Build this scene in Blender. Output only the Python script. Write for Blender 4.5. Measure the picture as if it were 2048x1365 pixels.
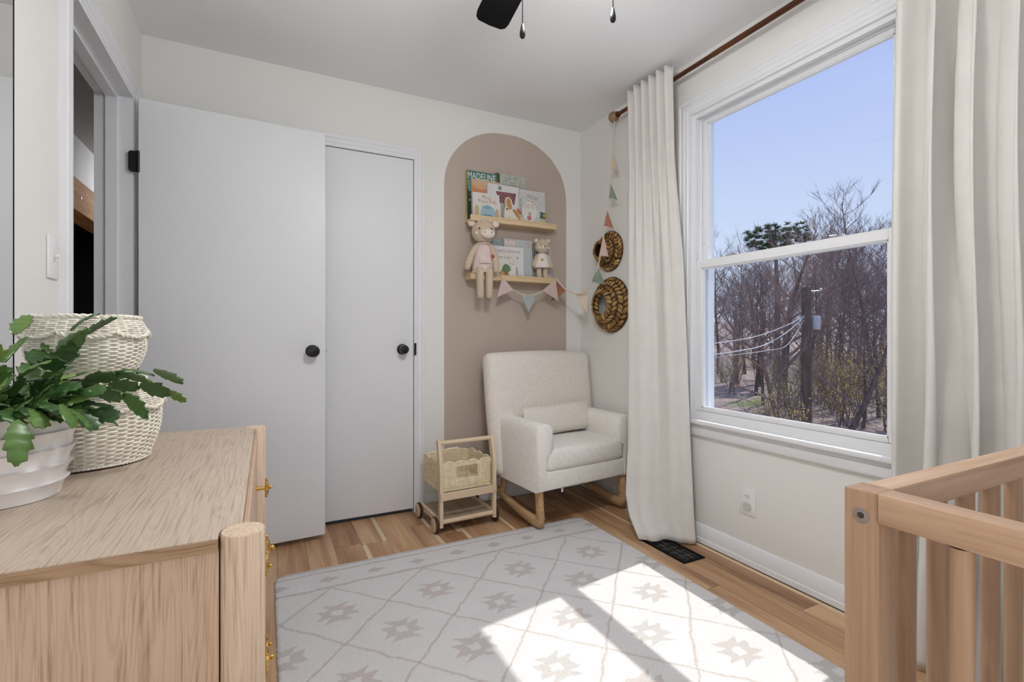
import bpy, bmesh, math, random
import numpy as np
from mathutils import Vector, Matrix, Euler

for _o in list(bpy.data.objects):
    bpy.data.objects.remove(_o, do_unlink=True)
SC = bpy.context.scene
COL = SC.collection
PI = math.pi

# ------------------------------------------------------------------ camera
CAM_H = 1.034
FPX = 978.5                       # focal length in pixels of the 2048 x 1365 frame
YAW = math.radians(26.65)
cam_data = bpy.data.cameras.new('camera')
cam = bpy.data.objects.new('camera', cam_data)
COL.objects.link(cam)
cam.location = (0, 0, CAM_H)
cam.rotation_euler = (PI / 2, 0, -YAW)
cam_data.sensor_fit = 'HORIZONTAL'
cam_data.sensor_width = 36.0
cam_data.lens = FPX / 2048 * 36.0
cam_data.shift_y = -11.5 / 2048
cam_data.clip_start = 0.02
cam_data.clip_end = 400
SC.camera = cam

# ------------------------------------------------------------------ exposure, sky, sun
SC.view_settings.view_transform = 'Standard'
SC.view_settings.look = 'None'
SC.view_settings.exposure = -0.05
SC.view_settings.gamma = 1.0
SC.view_settings.use_curve_mapping = False
SKY = 1.06
SUN = 4.2
BOWL_FILL = 62.0  # glow of the lamp bowl added to the fan
FILL_LANTERN = 6.0  # glow of the lantern added behind the camera
HALL_FILL = 340.0  # glow of the light added in the hall

world = bpy.data.worlds.new('sky')
SC.world = world
world.use_nodes = True
_nt = world.node_tree
_nt.nodes.clear()
_out = _nt.nodes.new('ShaderNodeOutputWorld')
_bg = _nt.nodes.new('ShaderNodeBackground')
_tc = _nt.nodes.new('ShaderNodeTexCoord')
_sp = _nt.nodes.new('ShaderNodeSeparateXYZ')
_rp = _nt.nodes.new('ShaderNodeValToRGB')
_rp.color_ramp.elements[0].position = 0.0
_rp.color_ramp.elements[0].color = (0.70, 0.80, 0.98, 1)
_rp.color_ramp.elements[1].position = 1.0
_rp.color_ramp.elements[1].color = (0.22, 0.36, 0.80, 1)
_e = _rp.color_ramp.elements.new(0.42)
_e.color = (0.46, 0.57, 0.93, 1)
_e = _rp.color_ramp.elements.new(0.18)
_e.color = (0.63, 0.74, 0.97, 1)
_nt.links.new(_tc.outputs['Generated'], _sp.inputs[0])
_nt.links.new(_sp.outputs['Z'], _rp.inputs[0])
_nt.links.new(_rp.outputs[0], _bg.inputs[0])
_bg.inputs[1].default_value = SKY
_nt.links.new(_bg.outputs[0], _out.inputs[0])

_sd = bpy.data.lights.new('sun', 'SUN')
_sd.energy = SUN
_sd.angle = math.radians(0.6)
_sd.color = (1.0, 0.975, 0.93)
sun = bpy.data.objects.new('sun', _sd)
COL.objects.link(sun)
sun.location = (8, 2, 12)
sun.rotation_euler = Vector((-0.67, -0.10, -1.0)).to_track_quat('-Z', 'Y').to_euler()

# ------------------------------------------------------------------ room measures (metres, camera stands over 0,0)
XL, XR = -0.521, 1.946            # left and right wall faces
YB, YF = 2.818, -0.72             # back wall and the wall behind the camera
HC = 2.44
_F = Vector((math.sin(YAW), math.cos(YAW), 0))
_R = Vector((math.cos(YAW), -math.sin(YAW), 0))


def ray(px, py):
    return _F + _R * ((px - 1024) / FPX) + Vector((0, 0, 1)) * ((671 - py) / FPX)


def on_x(px, py, X):
    r = ray(px, py)
    return Vector((0, 0, CAM_H)) + r * (X / r.x)


def on_y(px, py, Y):
    r = ray(px, py)
    return Vector((0, 0, CAM_H)) + r * (Y / r.y)


def at_t(px, py, t):
    return Vector((0, 0, CAM_H)) + ray(px, py) * t


# ------------------------------------------------------------------ materials
MATS = {}


class NT:
    def __init__(self, name):
        self.m = bpy.data.materials.new(name)
        self.m.use_nodes = True
        self.t = self.m.node_tree
        self.b = self.t.nodes['Principled BSDF']
        self.out = self.t.nodes['Material Output']
        MATS[name] = self.m

    def n(self, kind, **kw):
        x = self.t.nodes.new(kind)
        for k, v in kw.items():
            setattr(x, k, v)
        return x

    def l(self, a, b):
        self.t.links.new(a, b)

    def coord(self, scale=(1, 1, 1), which='Object', rnd=False):
        tc = self.n('ShaderNodeTexCoord')
        mp = self.n('ShaderNodeMapping')
        mp.inputs['Scale'].default_value = scale
        self.l(tc.outputs[which], mp.inputs[0])
        if rnd:
            oi = self.n('ShaderNodeObjectInfo')
            mu = self.n('ShaderNodeMath', operation='MULTIPLY')
            mu.inputs[1].default_value = 37.0
            self.l(oi.outputs['Random'], mu.inputs[0])
            self.l(mu.outputs[0], mp.inputs['Location'])
        return mp.outputs[0]

    def noise(self, vec, scale, detail=3, rough=0.5, dist=0.0):
        x = self.n('ShaderNodeTexNoise')
        x.inputs['Scale'].default_value = scale
        x.inputs['Detail'].default_value = detail
        x.inputs['Roughness'].default_value = rough
        x.inputs['Distortion'].default_value = dist
        self.l(vec, x.inputs['Vector'])
        return x.outputs[0]

    def ramp(self, fac, stops):
        r = self.n('ShaderNodeValToRGB')
        els = r.color_ramp.elements
        while len(els) < len(stops):
            els.new(0.5)
        for e, (p, c) in zip(els, stops):
            e.position = p
            e.color = (c[0], c[1], c[2], 1)
        self.l(fac, r.inputs[0])
        return r.outputs[0]

    def mix(self, a, b, fac, mode='MIX'):
        x = self.n('ShaderNodeMix', data_type='RGBA', blend_type=mode)
        if isinstance(fac, float):
            x.inputs[0].default_value = fac
        else:
            self.l(fac, x.inputs[0])
        for v, k in ((a, 6), (b, 7)):
            if isinstance(v, tuple):
                x.inputs[k].default_value = (v[0], v[1], v[2], 1)
            else:
                self.l(v, x.inputs[k])
        return x.outputs[2]

    def bump(self, h, strength, dist=0.01):
        x = self.n('ShaderNodeBump')
        x.inputs['Strength'].default_value = strength
        x.inputs['Distance'].default_value = dist
        self.l(h, x.inputs['Height'])
        self.l(x.outputs[0], self.b.inputs['Normal'])

    def base(self, c):
        if isinstance(c, tuple):
            self.b.inputs['Base Color'].default_value = (c[0], c[1], c[2], 1)
        else:
            self.l(c, self.b.inputs['Base Color'])

    def set(self, rough=0.5, metal=0.0, spec=0.5, sheen=0.0):
        self.b.inputs['Roughness'].default_value = rough
        self.b.inputs['Metallic'].default_value = metal
        self.b.inputs['Specular IOR Level'].default_value = spec
        self.b.inputs['Sheen Weight'].default_value = sheen


def plain(name, c, rough=0.5, metal=0.0, spec=0.4, var=0.06, vscale=6.0, bump=0.0, bscale=200.0, bdist=0.002, sheen=0.0):
    """a single-colour material with a slight mottle and optional fine relief"""
    t = NT(name)
    v = t.coord()
    nz = t.noise(v, vscale, 3)
    lo = tuple(x * (1 - var) for x in c)
    hi = tuple(min(1, x * (1 + var)) for x in c)
    t.base(t.ramp(nz, [(0.3, lo), (0.7, hi)]))
    t.set(rough, metal, spec, sheen)
    if bump:
        t.bump(t.noise(v, bscale, 3), bump, bdist)
    return t.m


def wood(name, stops, axis='Y', across=14.0, along=0.9, rough=0.45, fine=0.35, spec=0.3, dist=0.8, rnd=True, nscale=1.0, streak=(0.55, 0.42, 0.30)):
    t = NT(name)
    sc = {'X': (along, across, across), 'Y': (across, along, across), 'Z': (across, across, along)}[axis]
    v = t.coord(sc, rnd=rnd)
    n1 = t.noise(v, 1.0 * nscale, 6, 0.62, dist)
    c1 = t.ramp(n1, stops)
    sf = {'X': (4, 160, 160), 'Y': (160, 4, 160), 'Z': (160, 160, 4)}[axis]
    v2 = t.coord(sf, rnd=rnd)
    n2 = t.noise(v2, 1.0, 3, 0.6)
    c2 = t.ramp(n2, [(0.35, streak), (0.62, (1, 1, 1))])
    t.base(t.mix(c1, c2, fine, 'MULTIPLY'))
    t.set(rough, 0, spec)
    t.bump(n2, 0.08, 0.001)
    return t.m


M = MATS
plain('wall_paint', (0.83, 0.815, 0.775), 0.75, var=0.012, vscale=2, bump=0.03, bscale=160)
plain('ceiling_paint', (0.88, 0.88, 0.88), 0.85, var=0.01, vscale=2, bump=0.05, bscale=120)
plain('white_trim', (0.83, 0.835, 0.845), 0.38, var=0.01)
plain('white_door', (0.79, 0.792, 0.80), 0.42, var=0.012, vscale=3, bump=0.03, bscale=90)
plain('arch_paint', (0.52, 0.43, 0.358), 0.75, var=0.035, vscale=3, bump=0.03, bscale=160)
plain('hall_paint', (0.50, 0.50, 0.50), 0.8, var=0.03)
plain('stair_shade', (0.004, 0.004, 0.004), 0.9, var=0.0)  # near black stands for the unlit depth of the recess
plain('black_metal', (0.004, 0.004, 0.004), 0.32, var=0.0, spec=0.4)
plain('black_matte', (0.004, 0.004, 0.0045), 0.7, var=0.1, spec=0.12)
plain('chain_black', (0.004, 0.004, 0.004), 0.7, var=0.0, spec=0.1)
plain('steel', (0.55, 0.56, 0.58), 0.3, metal=1.0, var=0.03)
plain('brass', (0.72, 0.45, 0.13), 0.26, metal=1.0, var=0.05, vscale=40)
plain('vinyl', (0.84, 0.845, 0.85), 0.35, var=0.008)
plain('plate_white', (0.84, 0.835, 0.82), 0.35, var=0.01)
plain('socket_beige', (0.62, 0.60, 0.56), 0.5, var=0.03)
plain('slot_dark', (0.05, 0.045, 0.04), 0.6, var=0.0)
plain('boucle', (0.88, 0.84, 0.77), 0.95, var=0.05, vscale=60, bump=0.5, bscale=210, bdist=0.005, sheen=0.3)
plain('boucle_back', (0.83, 0.775, 0.69), 0.95, var=0.05, vscale=60, bump=0.45, bscale=210, bdist=0.005, sheen=0.3)
wood('oak_rocker', [(0.30, (0.42, 0.26, 0.125)), (0.5, (0.54, 0.355, 0.185)), (0.72, (0.64, 0.45, 0.26))], 'Y', 30, 2.5, 0.4)
wood('birch', [(0.30, (0.66, 0.49, 0.32)), (0.5, (0.76, 0.60, 0.42)), (0.72, (0.82, 0.68, 0.50))], 'Z', 26, 2.0, 0.45, fine=0.18)
wood('birch_x', [(0.30, (0.66, 0.49, 0.32)), (0.5, (0.76, 0.60, 0.42)), (0.72, (0.82, 0.68, 0.50))], 'X', 26, 2.0, 0.45, fine=0.18)
wood('ply_base', [(0.30, (0.36, 0.27, 0.19)), (0.5, (0.46, 0.36, 0.26)), (0.72, (0.56, 0.45, 0.33))], 'Y', 16, 1.4, 0.5, fine=0.18)
wood('pine_shelf', [(0.30, (0.62, 0.44, 0.24)), (0.5, (0.73, 0.55, 0.33)), (0.72, (0.78, 0.61, 0.40))], 'X', 40, 1.5, 0.5, fine=0.25)
wood('beech_x', [(0.28, (0.46, 0.30, 0.19)), (0.5, (0.59, 0.405, 0.27)), (0.74, (0.67, 0.48, 0.335))], 'X', 32, 2.0, 0.42, fine=0.25, dist=1.0)
wood('beech_y', [(0.28, (0.46, 0.30, 0.19)), (0.5, (0.59, 0.405, 0.27)), (0.74, (0.67, 0.48, 0.335))], 'Y', 32, 2.0, 0.42, fine=0.25, dist=1.0)
wood('beech_z', [(0.28, (0.35, 0.215, 0.135)), (0.5, (0.455, 0.295, 0.19)), (0.74, (0.53, 0.36, 0.24))], 'Z', 32, 2.0, 0.42, fine=0.25, dist=1.0)
wood('pine_beam', [(0.28, (0.26, 0.12, 0.035)), (0.5, (0.42, 0.21, 0.075)), (0.74, (0.52, 0.29, 0.12))], 'Y', 20, 1.2, 0.85, spec=0.08)
wood('wheel_brown', [(0.28, (0.055, 0.026, 0.013)), (0.5, (0.085, 0.042, 0.022)), (0.74, (0.13, 0.065, 0.035))], 'X', 20, 2, 0.5)
wood('rod_wood', [(0.28, (0.03, 0.009, 0.004)), (0.5, (0.085, 0.026, 0.008)), (0.74, (0.15, 0.052, 0.017))], 'Y', 60, 1.5, 0.3)


def oak(name, axis, flip):
    """oak veneer with long cathedral figure"""
    t = NT(name)
    sc = {'X': (1.6, 15, 15), 'Y': (15, 1.6, 15), 'Z': (15, 15, 1.5)}[axis]
    v = t.coord(sc)
    n1 = t.noise(v, 0.55, 2, 0.4, 0.5)
    # contour lines of a smooth stretched field give the arches of plain-sawn oak
    m1 = t.n('ShaderNodeMath', operation='MULTIPLY')
    m1.inputs[1].default_value = 42.0
    t.l(n1, m1.inputs[0])
    fr = t.n('ShaderNodeMath', operation='FRACT')
    t.l(m1.outputs[0], fr.inputs[0])
    ring = t.ramp(fr.outputs[0], [(0.0, flip[0]), (0.16, flip[1]), (0.75, flip[2]), (1.0, flip[0])])
    pore = t.coord({'X': (7, 240, 240), 'Y': (240, 7, 240), 'Z': (240, 240, 7)}[axis])
    n2 = t.noise(pore, 1.0, 3, 0.62)
    pc = t.ramp(n2, [(0.34, (0.50, 0.38, 0.29)), (0.50, (1, 1, 1))])
    n3 = t.noise(t.coord(), 3.0, 2)
    tone = t.ramp(n3, [(0.3, (0.90, 0.88, 0.86)), (0.7, (1, 1, 1))])
    t.base(t.mix(t.mix(ring, pc, 0.55, 'MULTIPLY'), tone, 0.8, 'MULTIPLY'))
    t.set(0.48, 0, 0.3)
    t.bump(n2, 0.12, 0.001)
    return t.m


oak('oak_top', 'Y', ((0.535, 0.432, 0.333), (0.575, 0.472, 0.37), (0.60, 0.497, 0.393)))
oak('oak_side', 'Z', ((0.60, 0.425, 0.295), (0.67, 0.487, 0.348), (0.705, 0.52, 0.378)))
oak('oak_edge', 'X', ((0.34, 0.21, 0.115), (0.43, 0.28, 0.165), (0.47, 0.315, 0.19)))
oak('oak_post', 'Z', ((0.66, 0.495, 0.34), (0.73, 0.565, 0.41), (0.77, 0.61, 0.455)))


def floor_mat():
    t = NT('laminate')
    oi = t.n('ShaderNodeObjectInfo')
    v = t.coord((11, 0.9, 11), 'Object', True)
    n1 = t.noise(v, 1.0, 5, 0.6, 0.7)
    c1 = t.ramp(n1, [(0.27, (0.21, 0.102, 0.048)), (0.42, (0.42, 0.24, 0.125)), (0.58, (0.58, 0.365, 0.205)), (0.75, (0.72, 0.515, 0.315))])
    n2 = t.noise(t.coord((150, 3, 150), 'Object', True), 1.0, 3, 0.6)
    c2 = t.ramp(n2, [(0.35, (0.70, 0.62, 0.55)), (0.6, (1, 1, 1))])
    tint = t.ramp(oi.outputs['Random'], [(0.0, (0.86, 0.82, 0.78)), (0.5, (1, 1, 1)), (1.0, (1.12, 1.10, 1.05))])
    # pale sapwood stripe along one side of some boards
    at = t.n('ShaderNodeAttribute', attribute_name='stripe')
    c = t.mix(t.mix(c1, c2, 0.45, 'MULTIPLY'), tint, 1.0, 'MULTIPLY')
    c = t.mix(c, (0.72, 0.57, 0.37), at.outputs['Fac'])
    t.base(c)
    t.set(0.36, 0, 0.4)
    t.bump(n2, 0.05, 0.0008)


floor_mat()


def rug_mat():
    t = NT('rug_wool')
    at = t.n('ShaderNodeAttribute', attribute_name='weave')
    v = t.coord()
    nz = t.noise(v, 260, 3, 0.7)
    c = t.mix(at.outputs['Color'], t.ramp(nz, [(0.3, (0.86, 0.86, 0.87)), (0.7, (1, 1, 1))]), 1.0, 'MULTIPLY')
    t.base(c)
    t.set(0.97, 0, 0.1, 0.15)
    t.bump(nz, 0.6, 0.003)


rug_mat()


def cloth_mat(name, c, trans=0.25, weave=900.0):
    t = NT(name)
    v = t.coord()
    nz = t.noise(v, 14, 3)
    col = t.ramp(nz, [(0.3, tuple(x * 0.96 for x in c)), (0.7, c)])
    t.base(col)
    t.set(0.9, 0, 0.15, 0.1)
    w = t.noise(v, weave, 2)
    t.bump(w, 0.15, 0.001)
    if trans > 0:
        tr = t.n('ShaderNodeBsdfTranslucent')
        t.l(col, tr.inputs[0])
        ms = t.n('ShaderNodeMixShader')
        ms.inputs[0].default_value = trans
        t.l(t.b.outputs[0], ms.inputs[1])
        t.l(tr.outputs[0], ms.inputs[2])
        t.l(ms.outputs[0], t.out.inputs[0])
    return t.m


cloth_mat('curtain_linen', (0.83, 0.80, 0.75), 0.12)
cloth_mat('string', (0.70, 0.62, 0.50), 0.0)
cloth_mat('felt_tan', (0.68, 0.53, 0.38), 0.08)
cloth_mat('felt_sage', (0.27, 0.33, 0.26), 0.08)
cloth_mat('felt_terracotta', (0.45, 0.20, 0.13), 0.08)
cloth_mat('felt_pink', (0.70, 0.50, 0.42), 0.08)
cloth_mat('felt_rose', (0.66, 0.52, 0.48), 0.05)
cloth_mat('felt_blue', (0.45, 0.50, 0.49), 0.05)
cloth_mat('felt_peach', (0.80, 0.66, 0.50), 0.08)
plain('wicker', (0.93, 0.855, 0.735), 0.6, var=0.13, vscale=45)
plain('wicker_warm', (0.94, 0.785, 0.55), 0.6, var=0.13, vscale=45)
plain('wicker_gap_shade', (0.52, 0.43, 0.33), 0.8, var=0.1)  # inner sheet toned darker so the weave gaps look shaded
plain('porcelain', (0.88, 0.85, 0.825), 0.14, var=0.02, spec=0.6)
plain('soil', (0.03, 0.02, 0.014), 0.95, var=0.3, vscale=60, bump=0.8, bscale=90, bdist=0.01)


def leaf_mat():
    t = NT('cactus_leaf')
    oi = t.n('ShaderNodeObjectInfo')
    c = t.ramp(oi.outputs['Random'], [(0.0, (0.035, 0.095, 0.028)), (0.5, (0.065, 0.15, 0.040)), (0.85, (0.12, 0.22, 0.055)), (1.0, (0.22, 0.34, 0.085))])
    nz = t.noise(t.coord(), 40, 3)
    c = t.mix(c, t.ramp(nz, [(0.3, (0.75, 0.8, 0.75)), (0.7, (1.1, 1.05, 1.0))]), 1.0, 'MULTIPLY')
    t.base(c)
    t.set(0.36, 0, 0.5)


leaf_mat()
plain('stem_green', (0.10, 0.15, 0.05), 0.5, var=0.2, vscale=30)


def seagrass_mat():
    t = NT('seagrass')
    oi = t.n('ShaderNodeObjectInfo')
    c = t.ramp(oi.outputs['Random'], [(0.0, (0.20, 0.095, 0.024)), (0.45, (0.36, 0.20, 0.06)), (0.8, (0.47, 0.29, 0.10)), (1.0, (0.58, 0.39, 0.16))])
    nz = t.noise(t.coord((1, 9, 1)), 3.0, 3)
    t.base(t.mix(c, t.ramp(nz, [(0.35, (0.62, 0.55, 0.45)), (0.6, (1, 1, 1))]), 0.8, 'MULTIPLY'))
    t.set(0.5, 0, 0.35)


seagrass_mat()
plain('seagrass_dark', (0.06, 0.024, 0.008), 0.65, var=0.3, vscale=30)
plain('knit_tan', (0.62, 0.49, 0.36), 0.95, var=0.05, vscale=60, bump=0.5, bscale=420, bdist=0.002, sheen=0.2)
plain('knit_cream', (0.80, 0.70, 0.60), 0.95, var=0.04, vscale=60, bump=0.4, bscale=420, bdist=0.002)
plain('knit_pink', (0.74, 0.60, 0.55), 0.95, var=0.04, vscale=60, bump=0.6, bscale=420, bdist=0.002)
plain('knit_white', (0.80, 0.75, 0.69), 0.95, var=0.04, vscale=60, bump=0.5, bscale=420, bdist=0.002)
plain('thread_black', (0.012, 0.010, 0.010), 0.5, var=0.0)
plain('thread_red', (0.45, 0.12, 0.07), 0.8, var=0.1)
plain('thread_yellow', (0.62, 0.42, 0.06), 0.8, var=0.1)
plain('tag_white', (0.82, 0.80, 0.78), 0.7, var=0.02)


def glass_mat():
    t = NT('window_glass')
    tr = t.n('ShaderNodeBsdfTransparent')
    tr.inputs[0].default_value = (0.97, 0.98, 0.985, 1)
    gl = t.n('ShaderNodeBsdfGlossy')
    gl.inputs['Roughness'].default_value = 0.01
    lw = t.n('ShaderNodeLayerWeight')
    lw.inputs[0].default_value = 0.5
    pw = t.n('ShaderNodeMath', operation='POWER')
    pw.inputs[1].default_value = 4.0
    t.l(lw.outputs['Facing'], pw.inputs[0])
    fr = t.n('ShaderNodeMath', operation='MULTIPLY_ADD')
    fr.inputs[1].default_value = 0.45
    fr.inputs[2].default_value = 0.02
    t.l(pw.outputs[0], fr.inputs[0])
    ms = t.n('ShaderNodeMixShader')
    t.l(fr.outputs[0], ms.inputs[0])
    t.l(tr.outputs[0], ms.inputs[1])
    t.l(gl.outputs[0], ms.inputs[2])
    t.l(ms.outputs[0], t.out.inputs[0])
    t.t.nodes.remove(t.b)


glass_mat()


def mirror_mat():
    t = NT('mirror_silver')
    t.base((0.88, 0.89, 0.88))
    t.set(0.02, 1.0)


mirror_mat()


def lamp_mat(name, power):
    t = NT(name)
    t.base((0.9, 0.88, 0.84))
    t.b.inputs['Emission Color'].default_value = (0.985, 0.985, 1.0, 1)
    t.b.inputs['Emission Strength'].default_value = power
    t.set(0.4)


lamp_mat('fill_bowl_glass', BOWL_FILL)
lamp_mat('hall_fill_glass', HALL_FILL)
lamp_mat('fill_lantern', FILL_LANTERN)


def bark(name, lo, hi):
    t = NT(name)
    oi = t.n('ShaderNodeObjectInfo')
    nz = t.noise(t.coord((3, 3, 0.6)), 3, 4)
    c = t.ramp(nz, [(0.3, lo), (0.7, hi)])
    tint = t.ramp(oi.outputs['Random'], [(0.0, (0.80, 0.78, 0.86)), (0.5, (1, 1, 1)), (1.0, (1.25, 1.12, 1.05))])
    t.base(t.mix(c, tint, 1.0, 'MULTIPLY'))
    t.set(0.9, 0, 0.1)


bark('bark', (0.10, 0.075, 0.065), (0.22, 0.17, 0.145))
bark('twig_grey', (0.17, 0.125, 0.12), (0.31, 0.235, 0.215))
bark('pole_wood', (0.075, 0.055, 0.05), (0.14, 0.105, 0.09))


def foliage(name, lo, hi, rnd=1.0):
    t = NT(name)
    oi = t.n('ShaderNodeObjectInfo')
    nz = t.noise(t.coord(), 2.2, 4)
    c = t.ramp(nz, [(0.3, lo), (0.7, hi)])
    tint = t.ramp(oi.outputs['Random'], [(0.0, (0.75, 0.7, 0.8)), (0.5, (1, 1, 1)), (1.0, (1.2, 1.15, 0.8))])
    col = t.mix(c, tint, rnd, 'MULTIPLY')
    t.base(col)
    t.set(0.8, 0, 0.15)
    tr = t.n('ShaderNodeBsdfTranslucent')
    t.l(col, tr.inputs[0])
    ms = t.n('ShaderNodeMixShader')
    ms.inputs[0].default_value = 0.4
    t.l(t.b.outputs[0], ms.inputs[1])
    t.l(tr.outputs[0], ms.inputs[2])
    t.l(ms.outputs[0], t.out.inputs[0])


foliage('bud_leaf', (0.40, 0.32, 0.13), (0.66, 0.56, 0.24))
foliage('pine_needle', (0.045, 0.075, 0.04), (0.12, 0.16, 0.075), 0.3)


def ground_mat():
    t = NT('leaf_litter')
    v = t.coord()
    n1 = t.noise(v, 0.35, 3)
    n2 = t.noise(v, 5.0, 4, 0.7)
    c = t.ramp(n2, [(0.3, (0.22, 0.16, 0.14)), (0.7, (0.48, 0.38, 0.33))])
    g = t.ramp(n1, [(0.60, (0, 0, 0)), (0.72, (0.7, 0.7, 0.7))])
    t.base(t.mix(c, (0.16, 0.22, 0.06), g))
    t.set(0.95, 0, 0.1)


ground_mat()
plain('wire_white', (0.62, 0.62, 0.64), 0.5, var=0.05)
plain('transformer_grey', (0.42, 0.43, 0.46), 0.5, var=0.05)


def flat(name, c, rough=0.55):
    if name not in MATS:
        plain(name, c, rough, var=0.03, vscale=30)
    return MATS[name]


# ------------------------------------------------------------------ geometry helpers
_BOXC = {}


class MB:
    """collects shapes; build() links them as one mesh object"""

    def __init__(self):
        self.v = []
        self.f = []

    def add(self, vs, fs, mtx=None):
        o = len(self.v)
        if mtx is not None:
            vs = [tuple(mtx @ Vector(p)) for p in vs]
        self.v.extend([tuple(p) for p in vs])
        self.f.extend([tuple(i + o for i in f) for f in fs])
        return self

    def box(self, lo, hi, mtx=None):
        x0, y0, z0 = lo
        x1, y1, z1 = hi
        vs = [(x0, y0, z0), (x1, y0, z0), (x1, y1, z0), (x0, y1, z0), (x0, y0, z1), (x1, y0, z1), (x1, y1, z1), (x0, y1, z1)]
        fs = [(3, 2, 1, 0), (4, 5, 6, 7), (0, 1, 5, 4), (1, 2, 6, 5), (2, 3, 7, 6), (3, 0, 4, 7)]
        return self.add(vs, fs, mtx)

    def rbox(self, lo, hi, b, seg=2, mtx=None, fn=None):
        """box with rounded edges"""
        key = (tuple(round(h - l, 5) for l, h in zip(lo, hi)), round(b, 5), seg)
        if key not in _BOXC:
            bm = bmesh.new()
            bmesh.ops.create_cube(bm, size=1.0)
            s = key[0]
            for v in bm.verts:
                v.co = Vector((v.co.x * s[0], v.co.y * s[1], v.co.z * s[2]))
            bmesh.ops.bevel(bm, geom=list(bm.edges) + list(bm.verts), offset=b, segments=seg, profile=0.5, affect='EDGES', clamp_overlap=True)
            bm.verts.index_update()
            _BOXC[key] = ([tuple(v.co) for v in bm.verts], [tuple(v.index for v in f.verts) for f in bm.faces])
            bm.free()
        vs, fs = _BOXC[key]
        c = [(l + h) / 2 for l, h in zip(lo, hi)]
        vs = [(p[0] + c[0], p[1] + c[1], p[2] + c[2]) for p in vs]
        if fn:
            vs = [fn(p) for p in vs]
        return self.add(vs, fs, mtx)

    def tube(self, pts, rad, n=8, closed=False, cap=True, flat=1.0, up=None, mtx=None):
        pts = [Vector(p) for p in pts]
        m = len(pts)
        if not hasattr(rad, '__len__'):
            rad = [rad] * m
        vs, fs = [], []
        prev = None
        for i in range(m):
            a = pts[(i - 1) % m] if (closed or i > 0) else pts[i]
            b = pts[(i + 1) % m] if (closed or i < m - 1) else pts[i]
            t = (b - a)
            if t.length < 1e-9:
                t = Vector((0, 0, 1))
            t.normalize()
            if up is not None:
                ref = Vector(up)
                nrm = (ref - t * ref.dot(t))
                if nrm.length < 1e-6:
                    nrm = t.orthogonal()
            elif prev is None:
                nrm = t.orthogonal()
            else:
                nrm = prev - t * prev.dot(t)
                if nrm.length < 1e-6:
                    nrm = t.orthogonal()
            nrm.normalize()
            prev = nrm
            bi = t.cross(nrm)
            for k in range(n):
                an = 2 * PI * k / n
                vs.append(pts[i] + (nrm * math.cos(an) * flat + bi * math.sin(an)) * rad[i])
        for i in range(m if closed else m - 1):
            j = (i + 1) % m
            for k in range(n):
                l = (k + 1) % n
                fs.append((i * n + k, i * n + l, j * n + l, j * n + k))
        if cap and not closed:
            fs.append(tuple(range(n))[::-1])
            fs.append(tuple((m - 1) * n + k for k in range(n)))
        return self.add(vs, fs, mtx)

    def lathe(self, prof, n=32, mtx=None, ang=None, cap=True):
        """prof: (radius, z) from bottom to top"""
        vs, fs = [], []
        for r, z in prof:
            for k in range(n):
                a = 2 * PI * k / n
                rr = r if ang is None else ang(r, z, a)
                vs.append((rr * math.cos(a), rr * math.sin(a), z))
        for i in range(len(prof) - 1):
            for k in range(n):
                l = (k + 1) % n
                fs.append((i * n + k, i * n + l, (i + 1) * n + l, (i + 1) * n + k))
        if cap:
            if prof[0][0] > 1e-5:
                fs.append(tuple(range(n))[::-1])
            if prof[-1][0] > 1e-5:
                fs.append(tuple((len(prof) - 1) * n + k for k in range(n)))
        return self.add(vs, fs, mtx)

    def prism(self, poly, d0, d1, mtx=None):
        """2-d polygon (x, y) extruded along z from d0 to d1"""
        n = len(poly)
        vs = [(x, y, d0) for x, y in poly] + [(x, y, d1) for x, y in poly]
        fs = [tuple(range(n))[::-1], tuple(range(n, 2 * n))]
        fs += [(i, (i + 1) % n, n + (i + 1) % n, n + i) for i in range(n)]
        return self.add(vs, fs, mtx)

    def ball(self, c, r, nu=16, nv=10, mtx=None, fn=None):
        if not hasattr(r, '__len__'):
            r = (r, r, r)
        vs = [(0, 0, -1)]
        for j in range(1, nv):
            ph = PI * j / nv
            for i in range(nu):
                a = 2 * PI * i / nu
                vs.append((math.sin(ph) * math.cos(a), math.sin(ph) * math.sin(a), -math.cos(ph)))
        vs.append((0, 0, 1))
        if fn:
            vs = [fn(p) for p in vs]
        vs = [(p[0] * r[0] + c[0], p[1] * r[1] + c[1], p[2] * r[2] + c[2]) for p in vs]
        fs = [(0, 1 + (i + 1) % nu, 1 + i) for i in range(nu)]
        for j in range(nv - 2):
            for i in range(nu):
                a, b = 1 + j * nu + i, 1 + j * nu + (i + 1) % nu
                fs.append((a, b, b + nu, a + nu))
        k = len(vs) - 1
        fs += [(1 + (nv - 2) * nu + i, 1 + (nv - 2) * nu + (i + 1) % nu, k) for i in range(nu)]
        return self.add(vs, fs, mtx)

    def grid(self, fn, nu, nv, closed_u=False):
        vs, fs = [], []
        cu = nu if closed_u else nu + 1
        for j in range(nv + 1):
            for i in range(cu):
                vs.append(fn(i / nu, j / nv))
        for j in range(nv):
            for i in range(nu):
                i2 = (i + 1) % cu
                fs.append((j * cu + i, j * cu + i2, (j + 1) * cu + i2, (j + 1) * cu + i))
        return self.add(vs, fs)

    def mesh(self, name, mat, angle=38):
        me = bpy.data.meshes.new(name)
        me.from_pydata(self.v, [], self.f)
        me.materials.append(MATS[mat] if isinstance(mat, str) else mat)
        me.polygons.foreach_set('use_smooth', [True] * len(me.polygons))
        me.set_sharp_from_angle(angle=math.radians(angle))
        me.update()
        return me

    def build(self, name, mat, parent=None, angle=38):
        return obj(name, self.mesh(name, mat, angle), parent)


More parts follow.
